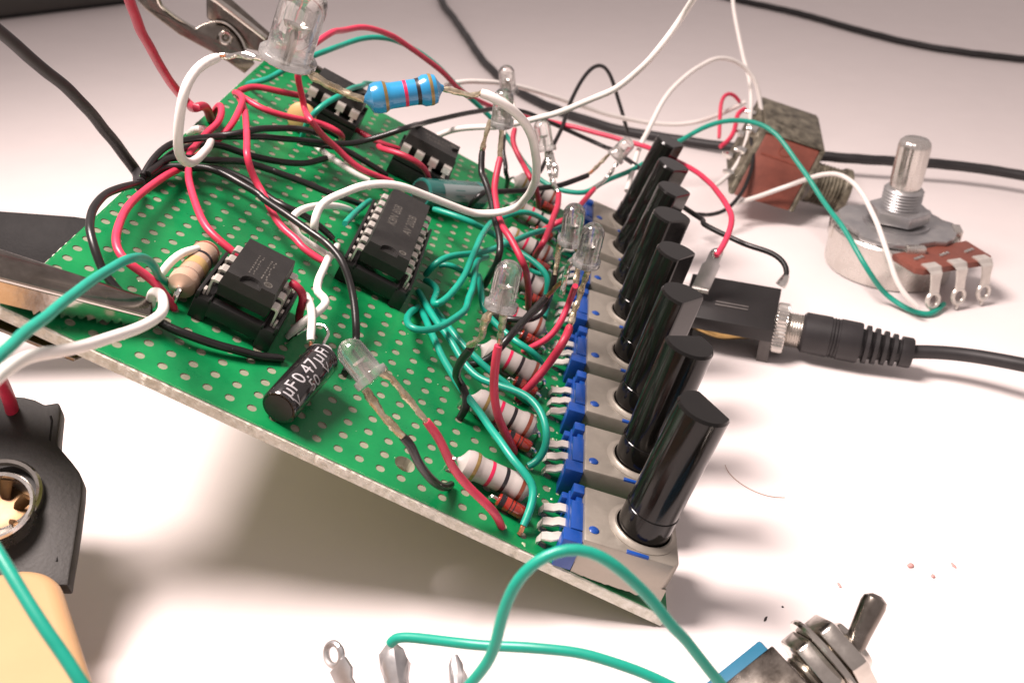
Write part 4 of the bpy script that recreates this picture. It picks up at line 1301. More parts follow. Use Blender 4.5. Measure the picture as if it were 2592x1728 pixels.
# ------------------------------------------------------------------ hook-up wires
RW, BW, GW, WW = 0.49, 0.49, 0.48, 0.52
# the heavier battery leads
wire('black_wire', 'thick black lead coming in from the upper left to the board\'s left edge', [(-24.29,21.62,58.66),(-24.3,23.95,56.71),(-23.68,28.43,52.41),(-23.07,33.06,48.36),(-22.41,36.77,44.71),(-22.31,41.01,40.04),(-21.51,44.47,34.97),(-21.2,46.7,31.79),(-13.32,30.37,36.46)], 0.78, 'black_rubber', sm=3)
wire('red_wire', 'thick red lead dropping from the top edge onto the board\'s left edge', [(-12.55,32.64,60.65),(-13.25,35.34,57.39),(-14.56,40.59,52.58),(-15.5,46.66,47.18),(-16.53,54.59,40.99),(-17.2,59.68,37.85),(-11.5,47.62,41.25),(-11.49,50.42,40.68),(-12.22,54.12,38.7),(-13.68,58.61,35.64)], 0.64, 'dark_red_pvc', sm=1)

# white wires
wire('white_wire', 'white wire looping down from the large LED lead to the board\'s left edge', [(2.18,20.15,56.12),(1.39,19.15,56.07),(0.45,17.58,55.44),(0.03,15.86,54.51),(-0.29,15.06,53.16),(-0.86,14.92,50.98),(-1.15,14.68,48.59),(-1.61,15.5,47.05),(-2.16,17.38,45.36),(-2.86,20.88,43.47),(-4.17,26.71,41.67),(-5.49,32.79,40.31),(-7.54,40.89,38.5),(-9.32,46,37.49),(-11.54,50.23,37),(-11.28,47.16,38.47),(-12.54,48.04,37.75),(-14.37,51.39,35.97)], 0.54, 'white_pvc', sm=1, tips=[([(2.04,20.18,56.19),(2.71,20.08,56.35),(3.66,19.9,56.36)], 0.2, 'copper')])
wire('white_wire', 'long white wire making a big loop from the blue resistor down to the board', [(30.65,23.53,52.97),(31.71,23.42,52.7),(33.07,23.66,51.98),(34.44,24.26,50.91),(35.54,25.21,49.45),(36.29,26.53,47.67),(36.73,27.83,45.88),(36.9,30.91,43.18),(36.98,33.76,40.11),(36.82,36.16,38.29),(36.22,40.2,35.32),(35.26,43.2,32.6),(33.68,46.2,29.94),(31.49,47.07,28.64),(28.48,46.8,28.44),(27.74,46.32,28.69),(24.56,43.89,30.77),(21.5,41.58,33.05),(18.61,39.09,35.02),(15.73,37.15,35.92),(13.58,35.84,35.85),(11.86,34.78,35.18),(9.59,33.69,34.5),(8.85,31.89,33.46),(8.89,30.61,32.24),(7.26,36.19,28.72),(6.26,39.15,25.87)], 0.54, 'white_pvc', sm=1)
wire('white_wire', 'short white wire curling between the chips beside a red wire', [(9.45,50.14,25.97),(9.4,46.21,28.22),(8.87,44.82,29.04),(7.11,39.86,31.02),(5.64,36.59,31.74),(4.68,34.11,31.54),(4.86,34.06,30.45),(6.1,33.53,29.28),(5.46,33.37,29.6),(7.51,32.7,28.59),(9.75,31.32,28.05),(10.32,30.9,27.88)], 0.5, 'white_pvc', sm=1)
wire('white_wire', 'kinked white wire on the board right of the nearest chip', [(9.36,40.31,25.01),(10.28,35.13,26.79),(10.8,29.19,28.32),(10.92,26.24,28.37),(10.9,23.45,28.05),(11.43,20.96,27.79),(12.34,20.02,27.56),(12.75,19.3,27.36),(12.49,17.46,27.27),(11.3,15.83,26.74),(10.03,14.86,25.8),(9.06,15.27,24.49)], 0.52, 'white_pvc', sm=0)
wire('white_wire', 'short white wire ending on the black capacitor\'s lead', [(10.45,19.01,28.27),(11.68,16.46,28.33),(12.33,14.45,27.79),(12.61,12.64,26.99),(12.81,11.44,26.45)], 0.5, 'white_pvc', sm=1)
wire('white_wire', 'white wire hooking over the left clip and leaving at the left edge', [(-3.98,8.06,31.55),(-2.29,4.93,34.51),(-1.03,3.25,36.12),(0.23,1.69,36.62),(1.63,-0.96,37.04),(2.61,-4.04,37.68),(2.95,-7.66,38.63),(2.76,-11.61,39.83),(2.24,-16.6,41.53),(1.66,-20.77,43.15),(1.18,-23.99,44.61),(1.27,-26.88,45.68),(1.76,-29.42,46.44),(2.46,-31.91,47.21)], 0.52, 'white_pvc', sm=1)
wire('white_wire', 'white wire sweeping from the far chip up to the top edge', [(16.41,88.67,24.92),(17.65,89.17,25.68),(20.55,88.75,26.69),(25.57,87.38,27.85),(26.52,86.35,27.99),(30.84,85.12,29.48),(36.45,83.28,31.76),(40.5,81.35,34.06),(43.75,79.36,36.32),(47.52,77.51,38.78),(50.45,76.06,42),(52.98,74.69,45.39),(56.84,76.04,51.37),(57.73,74.03,53.81),(58.71,70.34,57.33)], 0.52, 'white_pvc', sm=2)
wire('white_wire', 'white wire running level behind the LEDs to the red-brown switch', [(12.93,96.38,30.56),(16.31,99.3,31.29),(19.98,102.9,31.18),(25.06,108.21,29.91),(30.44,114.04,27.5),(37.71,120.4,23.84),(47.09,126.45,19.45),(56.92,132.03,16.21),(65.15,134.41,15.57),(71.59,136.6,16.77),(75.64,137.83,18.52),(78.9,139.88,19.75)], 0.5, 'white_pvc', sm=2)
wire('white_wire', 'white wire arching from behind the potentiometer shafts to the switch top', [(51.98,94,14.92),(52.73,98.12,15.98),(53.59,103.64,17.43),(54.45,107.94,18.78),(55.61,112.06,19.79),(56.66,116.03,20.56),(59.81,122.38,25.23),(63.32,128.36,27.25),(67.25,134.05,28.73),(71.57,138.26,29.6),(75.04,140.32,28.86),(78.36,141.58,26.74),(80.84,141.23,23.91),(82.19,140.21,20.02),(82.94,138.63,17.24)], 0.5, 'white_pvc', sm=2)
wire('white_wire', 'thin white wire coming straight down from the top edge to the switch', [(75.65,166.64,40.27),(76.1,162.54,37.14),(77.3,157.17,31.77),(78.82,150.88,26.77),(80.1,145.31,23.04),(80.15,138.09,18.56),(79.29,132.04,14.19),(77.42,126.47,10.73),(74.41,121.58,8.56),(71.78,119.5,7.21)], 0.46, 'white_pvc', sm=2)
wire('white_wire', 'white wire arching from the switch to a lug of the grey potentiometer', [(76.02,115.16,5.32),(80.77,116.28,6.83),(85.88,116.72,9.11),(90.82,114.41,12.67),(93.95,110.2,15.1),(95.91,103.83,15.91),(96.97,95.44,15.32),(97.97,88.51,13.24),(99.27,83.17,9.91),(100.55,80.27,6.79),(102.41,78.41,4.39),(104.6,77.73,3.02)], 0.48, 'white_pvc', sm=2)

wire('white_wire', 'white wire bowing round behind the tan resistor', [(-4.74,13.28,32.59),(-4.09,13.93,33.61),(-3.25,15.5,34.31),(-2.52,16.68,34.4),(-2.08,18.49,33.74)], 0.5, 'white_pvc', sm=1)
wire('white_wire', 'white wire sloping down beside the long red wire toward the long chip', [(0.42,65.53,30.29),(1.97,62.81,30.64),(4.03,60.46,30.3),(6.17,59.61,29.47),(8.08,58.9,28.54),(10.07,59.61,27.34)], 0.5, 'white_pvc', sm=1)

# red wires
HUB = 'red wires fanning out from the board\'s left edge'
wire('red_wire', 'red wire looping at the left edge and running down to the nearest chip', [(-14.07,61.04,35.82),(-12.14,56.68,38),(-10.54,54.55,39.66),(-9.33,52.01,39.63),(-9.19,50.58,39),(-9.23,48.52,38.46),(-9.82,46.82,38.2),(-10.28,44.42,37.53),(-10.44,41.68,37.39),(-10.07,39.01,37.21),(-9.42,37.04,36.44),(-7.93,33.17,36.16),(-6.77,30.59,35.59),(-5.61,28.37,35.25),(-2.68,23.73,34.14),(-0.81,22.41,33.23),(0.88,21.82,32.07),(1.65,21.77,31.47)], RW, 'red_pvc', sm=1, group=HUB)
wire('red_wire', 'red wire curving down the left side of the board to the tan resistor', [(-11.07,63.26,38.81),(-9.55,61.28,39.18),(-8.25,58.3,39.1),(-8.03,54.94,38.43),(-7.94,51.68,37.83),(-8.49,49.03,37.1),(-9.34,48.67,36.18),(-10.15,46.98,35.69),(-10.52,44.5,35.65),(-10.71,40.74,35.85),(-10.74,36.76,36.2),(-10.93,33.51,36.74),(-11,27.97,37.22),(-10.9,23.98,37.61),(-10.39,19.52,37.92),(-9.49,15.29,38.04),(-8.81,12.44,37.7),(-8.19,10.77,37.4),(-7.21,9.12,36.92),(-6.13,8.87,35.94),(-5.19,9.52,34.82),(-4.11,9.86,33.73),(-3.21,9.79,32.73),(-2.46,9.36,31.7),(-2.36,10.28,30.09)], RW, 'red_pvc', sm=1, group=HUB)
wire('red_wire', 'red wire running from the left edge under the far left chip', [(-11.47,64.04,38.56),(-8.91,61.8,38.31),(-6.04,60.26,37.46),(-3.9,61.22,36.41),(-0.94,63.96,34.96),(1.64,66.18,33.7),(3.68,66.26,32.7),(4.3,67.02,31.84),(3.95,69.24,30.56),(3.19,71.73,29.04)], RW, 'red_pvc', sm=1, group=HUB)
wire('red_wire', 'red wire crossing the black wires to the kinked white wire', [(-11.27,64.53,38.24),(-8.75,59.7,37.9),(-7.04,55.13,37.95),(-5.27,49.72,38.2),(-2.97,42.42,38.18),(-2.02,39.08,37.72),(-1.87,39.38,36.09),(-1,39.07,34.1),(-0.7,38.87,33.73),(0.53,37.68,32.46),(1.73,35.83,31.65),(3.41,33.43,31.05),(5.04,31.71,30.36),(6.77,31,29.52),(6.42,30.51,29.68),(8.51,29.57,28.66),(10.05,29.34,27.91)], RW, 'red_pvc', sm=1, group=HUB)
wire('red_wire', 'red wire lying straight across to the back of the far left chip', [(-11.96,67.81,37.69),(-10.67,70.1,37.95),(-7.83,70.95,37.22),(-5.81,72.95,36.23),(-4.41,75.49,35.1)], 0.52, 'dark_red_pvc', sm=1, group=HUB)
wire('red_wire', 'long red wire rising behind the large LED and ending at the jack lug', [(12.99,63.26,25.91),(10.86,61.46,27.51),(8.44,59.56,29.25),(6.08,59.56,31.52),(4.54,58.48,33.39),(3.43,56.04,36.16),(3.12,53.45,38.54),(0.12,61.55,37.51),(0.05,60.12,41.03),(0.14,58.04,43.43),(0.6,58.2,45.66),(1.35,61.23,46.82),(2.05,64.86,47.04),(3.41,69.79,47.43),(3.45,73.84,46.43),(5.77,79.48,45.96),(8.99,85.22,43.6),(12.91,90.04,39.58),(16.65,94.69,35.28),(19.17,98.25,31.22),(22.71,104.19,27.18),(30.79,112.2,22.29),(38.14,113.94,20.64),(49.89,108.47,20.11),(56.24,104.13,20.03),(58.79,99.8,20.31),(61.32,93.53,21.24),(63.98,87.09,21.87),(66.2,80.3,21.93),(67.74,74.2,21.25),(68.36,69.85,20.67),(67.62,66.75,19.38),(66.38,64.16,18.03),(66.09,63.03,17.69),(65.43,62.5,17.25)], RW, 'red_pvc', sm=2)
wire('red_wire', 'small red wire loop at the end of the red-brown switch', [(77.51,138.82,20.06),(76.1,138.55,21.72),(74.37,137.72,22.44),(73.31,136.64,21.67),(72.95,134.92,19.73),(72.77,130.89,16.79),(72.68,128.6,14.83)], 0.42, 'red_pvc', sm=1)
wire('red_wire', 'red wire bent down over the solder lugs of the red-brown switch', [(78.65,137.18,19.12),(76.84,135.53,18.43),(76.55,132.77,16.7),(75.44,129.84,14.73),(73.01,127.18,13.37)], 0.5, 'red_pvc', sm=1)
LR = 'red wires leading from the small LEDs'
wire('red_wire', 'red wire from the front LED down to the board near the front edge', [(28.4,-3.34,26.79),(29.61,-3.05,24.79),(30.68,-2.72,21.67),(32.31,-1.74,18.01),(34.72,-1.6,15.26),(36.09,-0.93,12.92),(36.42,-0.31,11.09)], 0.48, 'red_pvc', sm=1, group=LR)
wire('red_wire', 'red wire hanging from the cloudy LED to the second glass diode', [(34.43,12.24,27.17),(34.14,12.35,24.39),(33.97,12.33,21.39),(34.33,12.08,18.92),(35.28,12.39,15.66),(36.31,12.89,13.15),(36.78,14.22,10.92)], 0.52, 'red_pvc', sm=1, group=LR)
wire('red_wire', 'red wire from the right LED of the pair down over a grey resistor', [(42.55,30.08,20.27),(41.96,26.06,20.62),(41.14,25.96,18.8),(40.08,26.05,16.53),(38.64,24.8,15.13),(37.55,24.3,13.66),(36.35,25.77,11.12)], 0.56, 'dark_red_pvc', sm=1, group=LR)
wire('red_wire', 'red wire from the left LED of the pair curving beside the potentiometer pins', [(42.98,35.56,23.71),(42.26,39.37,18.81),(41.63,37.67,17.45),(40.83,37.17,15.61),(39.73,36.38,14.59),(38.32,36.32,13.72),(37.22,36.94,12.7),(36.29,38.33,11.15)], 0.45, 'red_pvc', sm=1, group=LR)
wire('red_wire', 'red wire from the farther back LED down to a grey resistor', [(30.4,93.86,25.62),(30.1,91.94,24.33),(31.08,89.46,22.95),(32.83,86.28,21.31),(32.93,84.33,21.93),(34.26,80.62,21.39),(35.3,84.29,17.76),(35.8,86.08,14.73),(35.76,89.16,11.42)], RW, 'dark_red_pvc', sm=1, group=LR)
wire('red_wire', 'long red wire hanging from the nearer back LED across the white loop', [(30.42,59.11,32.54),(30.19,57.46,31.31),(30.03,55.21,29.84),(30.41,52.18,28.58),(31.32,48.58,27.28),(32.46,45.86,26.46),(32.93,44.82,26.62),(34.43,42.85,25.09),(35.54,41.04,23.86),(35.97,45.91,19.11),(36.28,47.89,15.61),(36.23,50.19,11.85)], 0.5, 'dark_red_pvc', sm=1, group=LR)
wire('red_wire', 'red wire running down from the bright soldered LED leads', [(39.44,76.18,20.64),(39.44,72.08,20.16),(38.88,67.2,19.78),(38.43,62.99,19.55),(37.69,58.7,19.2),(36.55,61.99,15.48),(36.35,63.02,14.47),(35.94,64.44,12)], 0.5, 'dark_red_pvc', sm=1, group=LR)
wire('red_wire', 'bright red wire from the LED by the farthest shaft behind the LED pair', [(45.92,92.3,15.74),(44.57,89.12,15.15),(43.46,85.48,14.97),(42.07,80.09,15.79),(40.5,73.66,16.81),(39.01,72.56,16.51),(37.49,73.65,15.02),(36.22,76.72,12.08)], RW, 'red_pvc', sm=1, group=LR)

wire('red_wire', 'dark red loop of wire on the right side of the nearest chip', [(9.39,16.85,31.02),(10.11,16.56,30.66),(10.61,16.8,29.75),(10.55,17.01,28.44),(10.02,17.64,26.92),(9.34,18.97,24.69)], 0.5, 'dark_red_pvc', sm=0)
wire('red_wire', 'dark red wire lying flat between the two far chips', [(3.38,79,29.06),(5.26,77.9,28.59),(7.04,76.68,28.16),(9.05,75.84,27.62),(11.82,77.01,26.48)], 0.46, 'dark_red_pvc', sm=1)
wire('red_wire', 'red wire arching down over the pins of the chip by the back edge', [(9.22,72.32,28.42),(10.63,68.63,29.29),(13.33,67.3,29.31),(15.43,66.43,28.95),(17.07,67.14,27.7),(17.8,68.81,25.78),(17.89,70.62,23.51)], 0.49, 'red_pvc', sm=1)

# black wires
BH = 'black wires fanning out from the thick black lead'
wire('black_wire', 'black wire looping over the left edge and under the clip to the front', [(-12.99,29.67,36.86),(-12.72,24.36,38.5),(-12.91,20.43,39.27),(-12.55,16.69,39.54),(-12.09,13.9,39.31),(-11.27,11.72,38.91),(-11.3,11.75,38.92),(-10.84,10.69,38.7),(-10.06,9.44,37.87),(-9.28,8.4,36.6),(-8.88,8.14,35.51),(-7.89,7.68,34.14),(-5.87,6.96,32.48),(-3.5,6.22,31.31),(-1.45,5.54,30.64),(-0.03,4.96,30.28),(0.43,5.12,30.17),(2.04,5.33,29.27),(4.29,6.26,27.94),(6.5,7.55,26.64),(7.16,7.96,26.09),(9.84,9.92,24.67)], BW, 'black_pvc', sm=1, group=BH)
wire('black_wire', 'long black wire crossing the board and the table to the jack\'s back lug', [(-13.28,31.49,37.22),(-12.94,35.83,38.61),(-11.75,39.11,39.14),(-9.62,41.53,38.99),(-7.25,46.71,37.61),(-3.58,51.5,36.26),(-1.55,54.03,35.26),(1.84,58.18,33.6),(4.98,60.51,32.62),(8.08,64.53,31.65),(10.85,65.27,32.52),(14.67,65.57,34),(15.02,82.01,29.53),(18.49,87.66,28.99),(23,96.39,27.67),(26.98,103.81,26.14),(30.94,108.73,24.28),(36.69,112.89,20.95),(44.24,112.8,18.12),(48.72,110.18,17.18),(48.31,109.38,17.84),(52.57,103.56,17.39),(55.6,98.73,16.76),(58.96,89.6,16.68),(62.12,82.29,16.76),(65.31,77.68,16.49),(63.99,77.16,16.72),(67.46,73.21,16.56),(71.17,69.76,16.27),(75.38,67.55,16.07),(77.06,66.31,15.57),(77.8,65.13,14.66),(77.52,64.56,13.71)], 0.46, 'black_pvc', sm=2, group=BH)
wire('black_wire', 'black wire running across to the teal stub beside the long chip', [(-13.35,31.52,36.81),(-12.06,36.46,37.74),(-11.26,37.17,37.79),(-9.76,38.9,37.05),(-8.35,40.6,36.36),(-6.49,43.58,35.23),(-4.69,46.58,34.13),(-2.54,47.03,33.29),(-0.14,47.58,32.34),(-1.47,46.96,32.99),(2.42,48.33,31.09),(6.54,49.2,29.07),(8.31,51.14,27.65),(10.13,53.87,25.64)], BW, 'black_pvc', sm=1, group=BH)
wire('black_wire', 'black wire with a bright sheen sweeping past both front chips', [(-13.4,31.54,36.5),(-12.12,36.29,36.87),(-10.46,36.26,36.95),(-8.99,37.05,36.68),(-6.79,37.27,36.49),(-4.27,36.86,35.92),(-1.55,35.68,35.04),(1.03,34.89,34),(0.51,34.61,34.25),(2.66,33.81,33.2),(4.87,32.87,32.34),(7.62,31.26,31.44),(10.29,29.81,30.57),(10.37,29.3,30.76),(12.01,28.35,29.95),(13.31,27.01,29.09),(13.59,26.46,28.4),(14.51,25.44,26.83),(15.31,23.48,25.33),(15.72,21.96,24.02),(16.09,20.25,22.83),(16.03,20.45,21.97),(16.41,16.65,21.56),(16.25,12.83,21.53)], BW, 'black_pvc', sm=1, group=BH)
wire('black_wire', 'short black wire beside the sheeny one, ending in bare copper', [(-13.46,32.32,36.2),(-11.74,37.27,36.24),(-9.96,38.99,35.6),(-8.18,40.94,35.17),(-5.95,41.67,34.52),(-3.46,41.5,33.52),(-2.54,41.25,33.29),(-0.04,40.08,31.85),(1.8,38.79,31.39),(3.35,38.21,31.08),(5.07,39.34,29.79),(6.99,40.33,27.74),(8.68,40.73,25.8)], BW, 'black_pvc', sm=1, group=BH, tips=[([(8.52,40.85,25.87),(8.81,41.13,25.06)], 0.2, 'copper')])
wire('black_wire', 'black wire sagging across the middle of the board behind the red wire', [(-12.68,31.71,37.37),(-11.9,39.31,37.66),(-10.42,43.32,37.38),(-8.9,47.31,36.19),(-6.71,49.55,34.45),(-4.34,50.24,33.51),(-2.06,51.42,32.62),(-0.37,53.28,31.79),(1.11,55.23,31.06),(2.21,58.17,30.52),(3.44,60.81,30.14)], BW, 'black_pvc', sm=1, group=BH)
wire('black_wire', 'black wire passing in front of the far chip to the teal capacitor', [(-0.64,60.37,32.59),(2.56,62.53,31.47),(5.33,64.92,30.22),(7.48,64.7,29.06),(9.35,64.85,27.91),(11.51,65.12,26.63),(11.65,65.85,25.9)], BW, 'black_pvc', sm=1, group=BH)
wire('black_wire', 'uppermost black wire arching to the front of the far left chip', [(-9.58,45.93,37.63),(-7.09,46.31,37.97),(-5.15,47.03,38.14),(-3.96,48.83,38.11),(-2.08,52.73,37.19),(0.09,57.73,35.57),(0.57,59.82,34.78),(2.05,63,32.94)], BW, 'black_pvc', sm=1, group=BH)
LB = 'black wires leading from the small LEDs'
wire('black_wire', 'black wire from the front LED hooking into the board', [(26.43,-5.94,26.48),(27.19,-5.69,25.65),(27.56,-5.23,23.6),(28.26,-4,20.88),(29.19,-1.85,17.75),(29.95,-0.4,16.04),(30.35,2.27,14.51)], 0.48, 'black_pvc', sm=1, group=LB)
wire('black_wire', 'kinked black wire from the cloudy LED down to the board', [(31.27,11.83,26.76),(29.94,13.49,23.74),(29.27,14.97,21.37),(29.72,17.51,17.93),(30.86,15.57,17.16),(30.46,15.32,15.79),(29.73,15.66,14.37)], 0.52, 'black_pvc', sm=1, group=LB)
wire('black_wire', 'straight black wire slanting from the LED pair down between grey resistors', [(39.18,36.09,21.43),(37.1,32.94,20.22),(35.33,29.59,19.42),(34.24,27.37,18.84),(33.64,27.3,18.02),(32.45,26.78,16.38),(30.91,26.28,15.79),(29.73,26.79,15.48)], 0.52, 'black_pvc', sm=1, group=LB, tips=[([(39.15,35.91,21.45),(39.73,35.58,22.39),(40.65,35.02,23.94),(41.19,34.32,24.79)], 0.3, 'copper')])
wire('black_wire', 'black wire bowing under the slanting one beside the LED pair', [(40.16,39.06,24.02),(39.95,38.39,22.28),(39.16,41.3,17.54),(38.58,40.46,16.27),(37.36,39.33,15.75),(35.63,39.33,15.71),(33.47,39.19,15.88),(31.59,42.23,14.35)], 0.46, 'black_pvc', sm=1, group=LB)
wire('black_wire', 'short black wire from the farther back LED to the board', [(28.52,93.08,24.45),(28.52,90.3,22.64),(29.58,87.32,20.4),(29.34,86.7,20.36),(29.86,88.48,18.09),(29.34,92.74,14.56)], 0.42, 'black_pvc', sm=1, group=LB)
wire('black_wire', 'long black wire hanging from the nearer back LED behind the white loop', [(27.66,59.45,33.38),(27.84,56.96,30.27),(28.06,56.69,30.58),(28.88,54.94,29.48),(29.85,52.14,28.55),(30.43,49.62,27.35),(31.37,46.37,26.44),(31.95,44.25,25.53),(32,42.97,24.52),(32.04,42.72,24.88),(31.86,42.38,23.51),(30.81,45.57,19.97),(29.87,47.79,17.2),(29.38,50.47,15.09)], 0.5, 'black_pvc', sm=1, group=LB)
wire('black_wire', 'black wire from the LED by the farthest shaft to the teal capacitor', [(44.51,91.7,18.42),(42.27,90.51,17.77),(39.69,88.49,17.31),(36.74,86.55,17.44),(33.61,83.28,18.06),(29.61,78.63,19.38),(27.71,76.08,20.14),(26.78,69.19,22.49),(25.64,68.82,21.49),(24.79,70.47,19.46)], 0.5, 'black_pvc', sm=1, group=LB, tips=[([(44.37,91.69,18.41),(44.86,92.14,18.75),(45.28,92.59,19.08)], 0.22, 'copper')])
wire('black_wire', 'thin black wire rising in a tall loop in front of the thick cable', [(35.29,99.26,15.54),(36.35,103.55,16.84),(37.65,108.13,18.64),(38.98,112.76,20.53),(39.55,116.33,22.63),(40.36,119.52,24.06),(41.63,123.18,26.29),(43.61,126.81,28.37),(45.49,129.64,29.08),(47.41,131.23,27.66),(49.08,131.78,24.47),(50.22,131.19,21.35),(51.7,131.46,17.69),(53.03,131.68,13.96)], 0.42, 'black_pvc', sm=2)
wire('black_wire', 'thin black wire hanging in front of the red-brown switch', [(79.5,129.16,15.18),(80.09,125.54,12.89),(79.14,120.43,10.14),(76.93,115.28,7.45),(74.04,111.21,5.67),(70.58,108.42,5.18),(66.18,106.35,5.99),(69.84,105.14,6.57),(66.35,103.14,7.43)], 0.42, 'black_pvc', sm=2)

# green wires
wire('green_wire', 'long green wire passing behind the large LED and across to the grey potentiometer', [(-13.53,76.81,36.01),(-11.52,74.54,37.25),(-9.25,73.82,37.92),(-6.44,71.42,39.88),(-4.33,72.64,41.07),(-1.86,76.56,41.63),(0.51,81.46,41.88),(0.84,84.64,41.35),(3.3,88.49,41.78),(6.46,91.89,41.37),(9.57,94.68,39.91),(12.88,96.91,37.47),(16.1,98.78,34.41),(18.92,100.35,30.88),(23.96,103.3,25.53),(28.02,103.44,21.41),(31.87,99.13,17.61),(35.53,95.69,15.34),(39.83,93.09,14.46),(44.75,92.79,14.48),(45.73,93.8,15.14),(48.71,96.78,16.02),(52.54,99.7,16.72),(57.3,105.27,17.92),(61.86,109,19.93),(65.3,112.21,21.17),(63.18,112.27,19.47),(67.48,114.85,21.53),(71.85,116.3,22.64),(76.25,116.59,22.74),(80.47,114.68,22.06),(85.81,107.22,17.69),(90.48,97.21,12.96),(92.42,91.88,11.58),(96.26,82.99,6.87),(100.52,83.5,2.2),(103.97,80.48,1),(107.35,79.26,0.7),(111.37,83.69,1)], GW, 'green_pvc', sm=2)
wire('green_wire', 'short green wire crossing the pins of the far left chip', [(-2.41,68.13,30.67),(-1.39,67.19,32.96),(0.32,65.57,35.46),(2.08,67.81,36.82),(3.57,69.87,37.21),(3.7,78.22,35.99),(4.44,84.52,34.83),(3.89,90.59,33.36),(7.06,94.63,32.06)], GW, 'green_pvc', sm=1)
TG = 'teal green wires between the long chip and the potentiometers'
wire('green_wire', 'green wire from the back of the long chip to the fourth grey resistor', [(20.14,60.36,22.96),(23.68,58.54,22.9),(27.05,58.34,21.7),(26.8,58.53,21.59),(28.61,59.87,20.26),(30.56,59.97,19.08),(32.64,58.41,18.29),(34.68,56.74,17.96),(36.68,55.58,17.2),(38.39,54.34,16.36),(38.99,53.83,15.4),(38.95,53.29,14.31),(38.56,53.44,12.71),(39.13,52.67,11.32),(38.76,50.47,10.39)], GW, 'green_pvc', sm=1, group=TG)
wire('green_wire', 'green wire bridging the far resistors just below the white loop', [(29.65,71.6,17.3),(31.71,72.73,17.85),(33.17,74.08,17.69),(34.98,75.83,16.81),(36.8,76.18,15.81),(37.87,77.02,14.84),(38.95,78.99,13.19),(40.43,84.81,10.46)], GW, 'green_pvc', sm=1, group=TG)
wire('green_wire', 'teal wire slanting steeply then doubling back under the long chip', [(28.94,66.67,18.54),(29.03,60.27,20.95),(28.5,53.84,22.1),(28.25,48.16,22.67),(27.94,44.5,22.6),(27.62,42.71,22.08),(27.54,41.95,21.68),(27.16,39.26,21.64),(26.44,36.15,21.55),(25.48,33.31,21.35),(24.65,31.59,21.31),(23.97,32.75,20.97),(23.74,35.73,20.42),(23.74,38.25,19.98),(23.16,40.4,19.7),(22.21,41.59,19.61),(21.44,42.63,19.32)], GW, 'green_pvc', sm=1, group=TG)
wire('green_wire', 'teal wire arching right from the long chip past the black wire', [(21.35,43.51,19.81),(22.07,42.58,21.24),(23.01,42.65,22.34),(24.32,44.63,22.36),(25.83,46.76,21.85),(27.39,48.89,21.08),(28.96,51.54,20.31),(30.68,55.24,19.47),(33.13,59.85,18.71),(35.31,64.09,18.09),(37.12,68.74,16.76),(39.02,75.61,14.27),(40.4,84.86,10.92)], GW, 'green_pvc', sm=1, group=TG)
wire('green_wire', 'short teal wire tucked beside the long chip', [(22.98,46.14,20.13),(24.14,46.11,20.67),(25.24,45.97,20.13),(26.28,47.13,18.95),(27.41,49.47,17.29),(27.95,51.52,15.91)], 0.42, 'green_pvc', sm=1, group=TG)
wire('green_wire', 'teal wire ending in a rounded hook below the long chip', [(29.25,54.9,17.95),(28.38,49.27,19.93),(28.41,44.73,20.58),(28.63,41.05,20.47),(28.59,38.22,20.27),(28.27,35.75,20.21),(28.52,34.19,20.08),(27.45,29.86,20.61),(25.47,25.93,21.13),(23.69,23.96,21.56),(22.27,24.07,21.81),(21.4,26.5,21.57),(21.21,30.56,20.55),(21.54,35.51,18.82)], GW, 'green_pvc', sm=1, group=TG)
wire('green_wire', 'long teal wire bending round the second grey resistor to the front pots', [(21.01,38.7,19.53),(23.3,32.98,19.97),(25.42,29.08,19.6),(27.52,26.34,18.68),(29.43,23.19,17.63),(31.34,21.23,16.92),(34.06,19.87,16.92),(36.69,19.15,16.75),(38.6,18,16.26),(39.92,16.22,15.39),(40.6,14.31,14.39),(40.81,13.29,13.17),(40.35,13.21,11.84),(39.73,12.55,10.81),(38.61,11.98,10.57)], GW, 'green_pvc', sm=1, group=TG)
wire('green_wire', 'teal wire running down to a bare tip beside the nearest potentiometer', [(22.2,34.3,18.95),(24.59,27.45,19.34),(26.65,22.9,18.44),(28.61,19.24,17.81),(30.6,16.32,17.17),(32.08,14.21,16.89),(34.01,10.69,16.61),(36,7.58,16.19),(37,5.89,15.71),(38.43,4.93,15.01),(39.59,4.38,13.99),(39.84,3.55,13.2),(39.5,1.82,12.26),(38.78,0.4,10.94)], GW, 'green_pvc', sm=1, group=TG, tips=[([(38.8,0.55,10.93),(38.6,-0.07,10.58),(38.41,-0.29,10.23)], 0.3, 'copper')])
wire('green_wire', 'middle teal wire of the three running down toward the resistors', [(23.96,35.35,18.53),(26.37,30.85,18.47),(28.44,28.4,17.56),(31.23,26.18,16.2),(33.27,25.34,14.86),(35.07,24.84,13.87),(37.2,24.62,12.05),(38,25.82,10.65)], GW, 'green_pvc', sm=1, group=TG)
wire('green_wire', 'dark green wire passing under the cloudy LED to the third potentiometer', [(28.49,49.61,17.2),(29.17,45.56,17.76),(29.73,41.86,17.71),(30.18,39.61,17.26),(30.35,39.83,16.74),(31.63,38.55,15.67),(33.57,37.36,14.71),(35.09,35.56,14.41),(36.87,34.69,13.99),(38.35,35.05,12.82),(39.1,35.3,11.34),(39.37,35.72,10.09)], GW, 'green_pvc', sm=1, group=TG)
wire('green_wire', 'tiny green jumper over a grey resistor beside the LED pair', [(35.83,61.11,13.16),(36.52,58.63,13.93),(37.54,57.39,14.33),(38.4,57.52,14.35)], 0.4, 'green_pvc', sm=1, group=TG)
wire('green_wire', 'short straight teal stub at the left side of the long chip', [(10.59,57.56,24.86),(10.88,50.79,26.72),(10.78,43.84,28.11),(10.65,39.96,28.61)], 0.46, 'green_pvc', sm=1, group=TG)
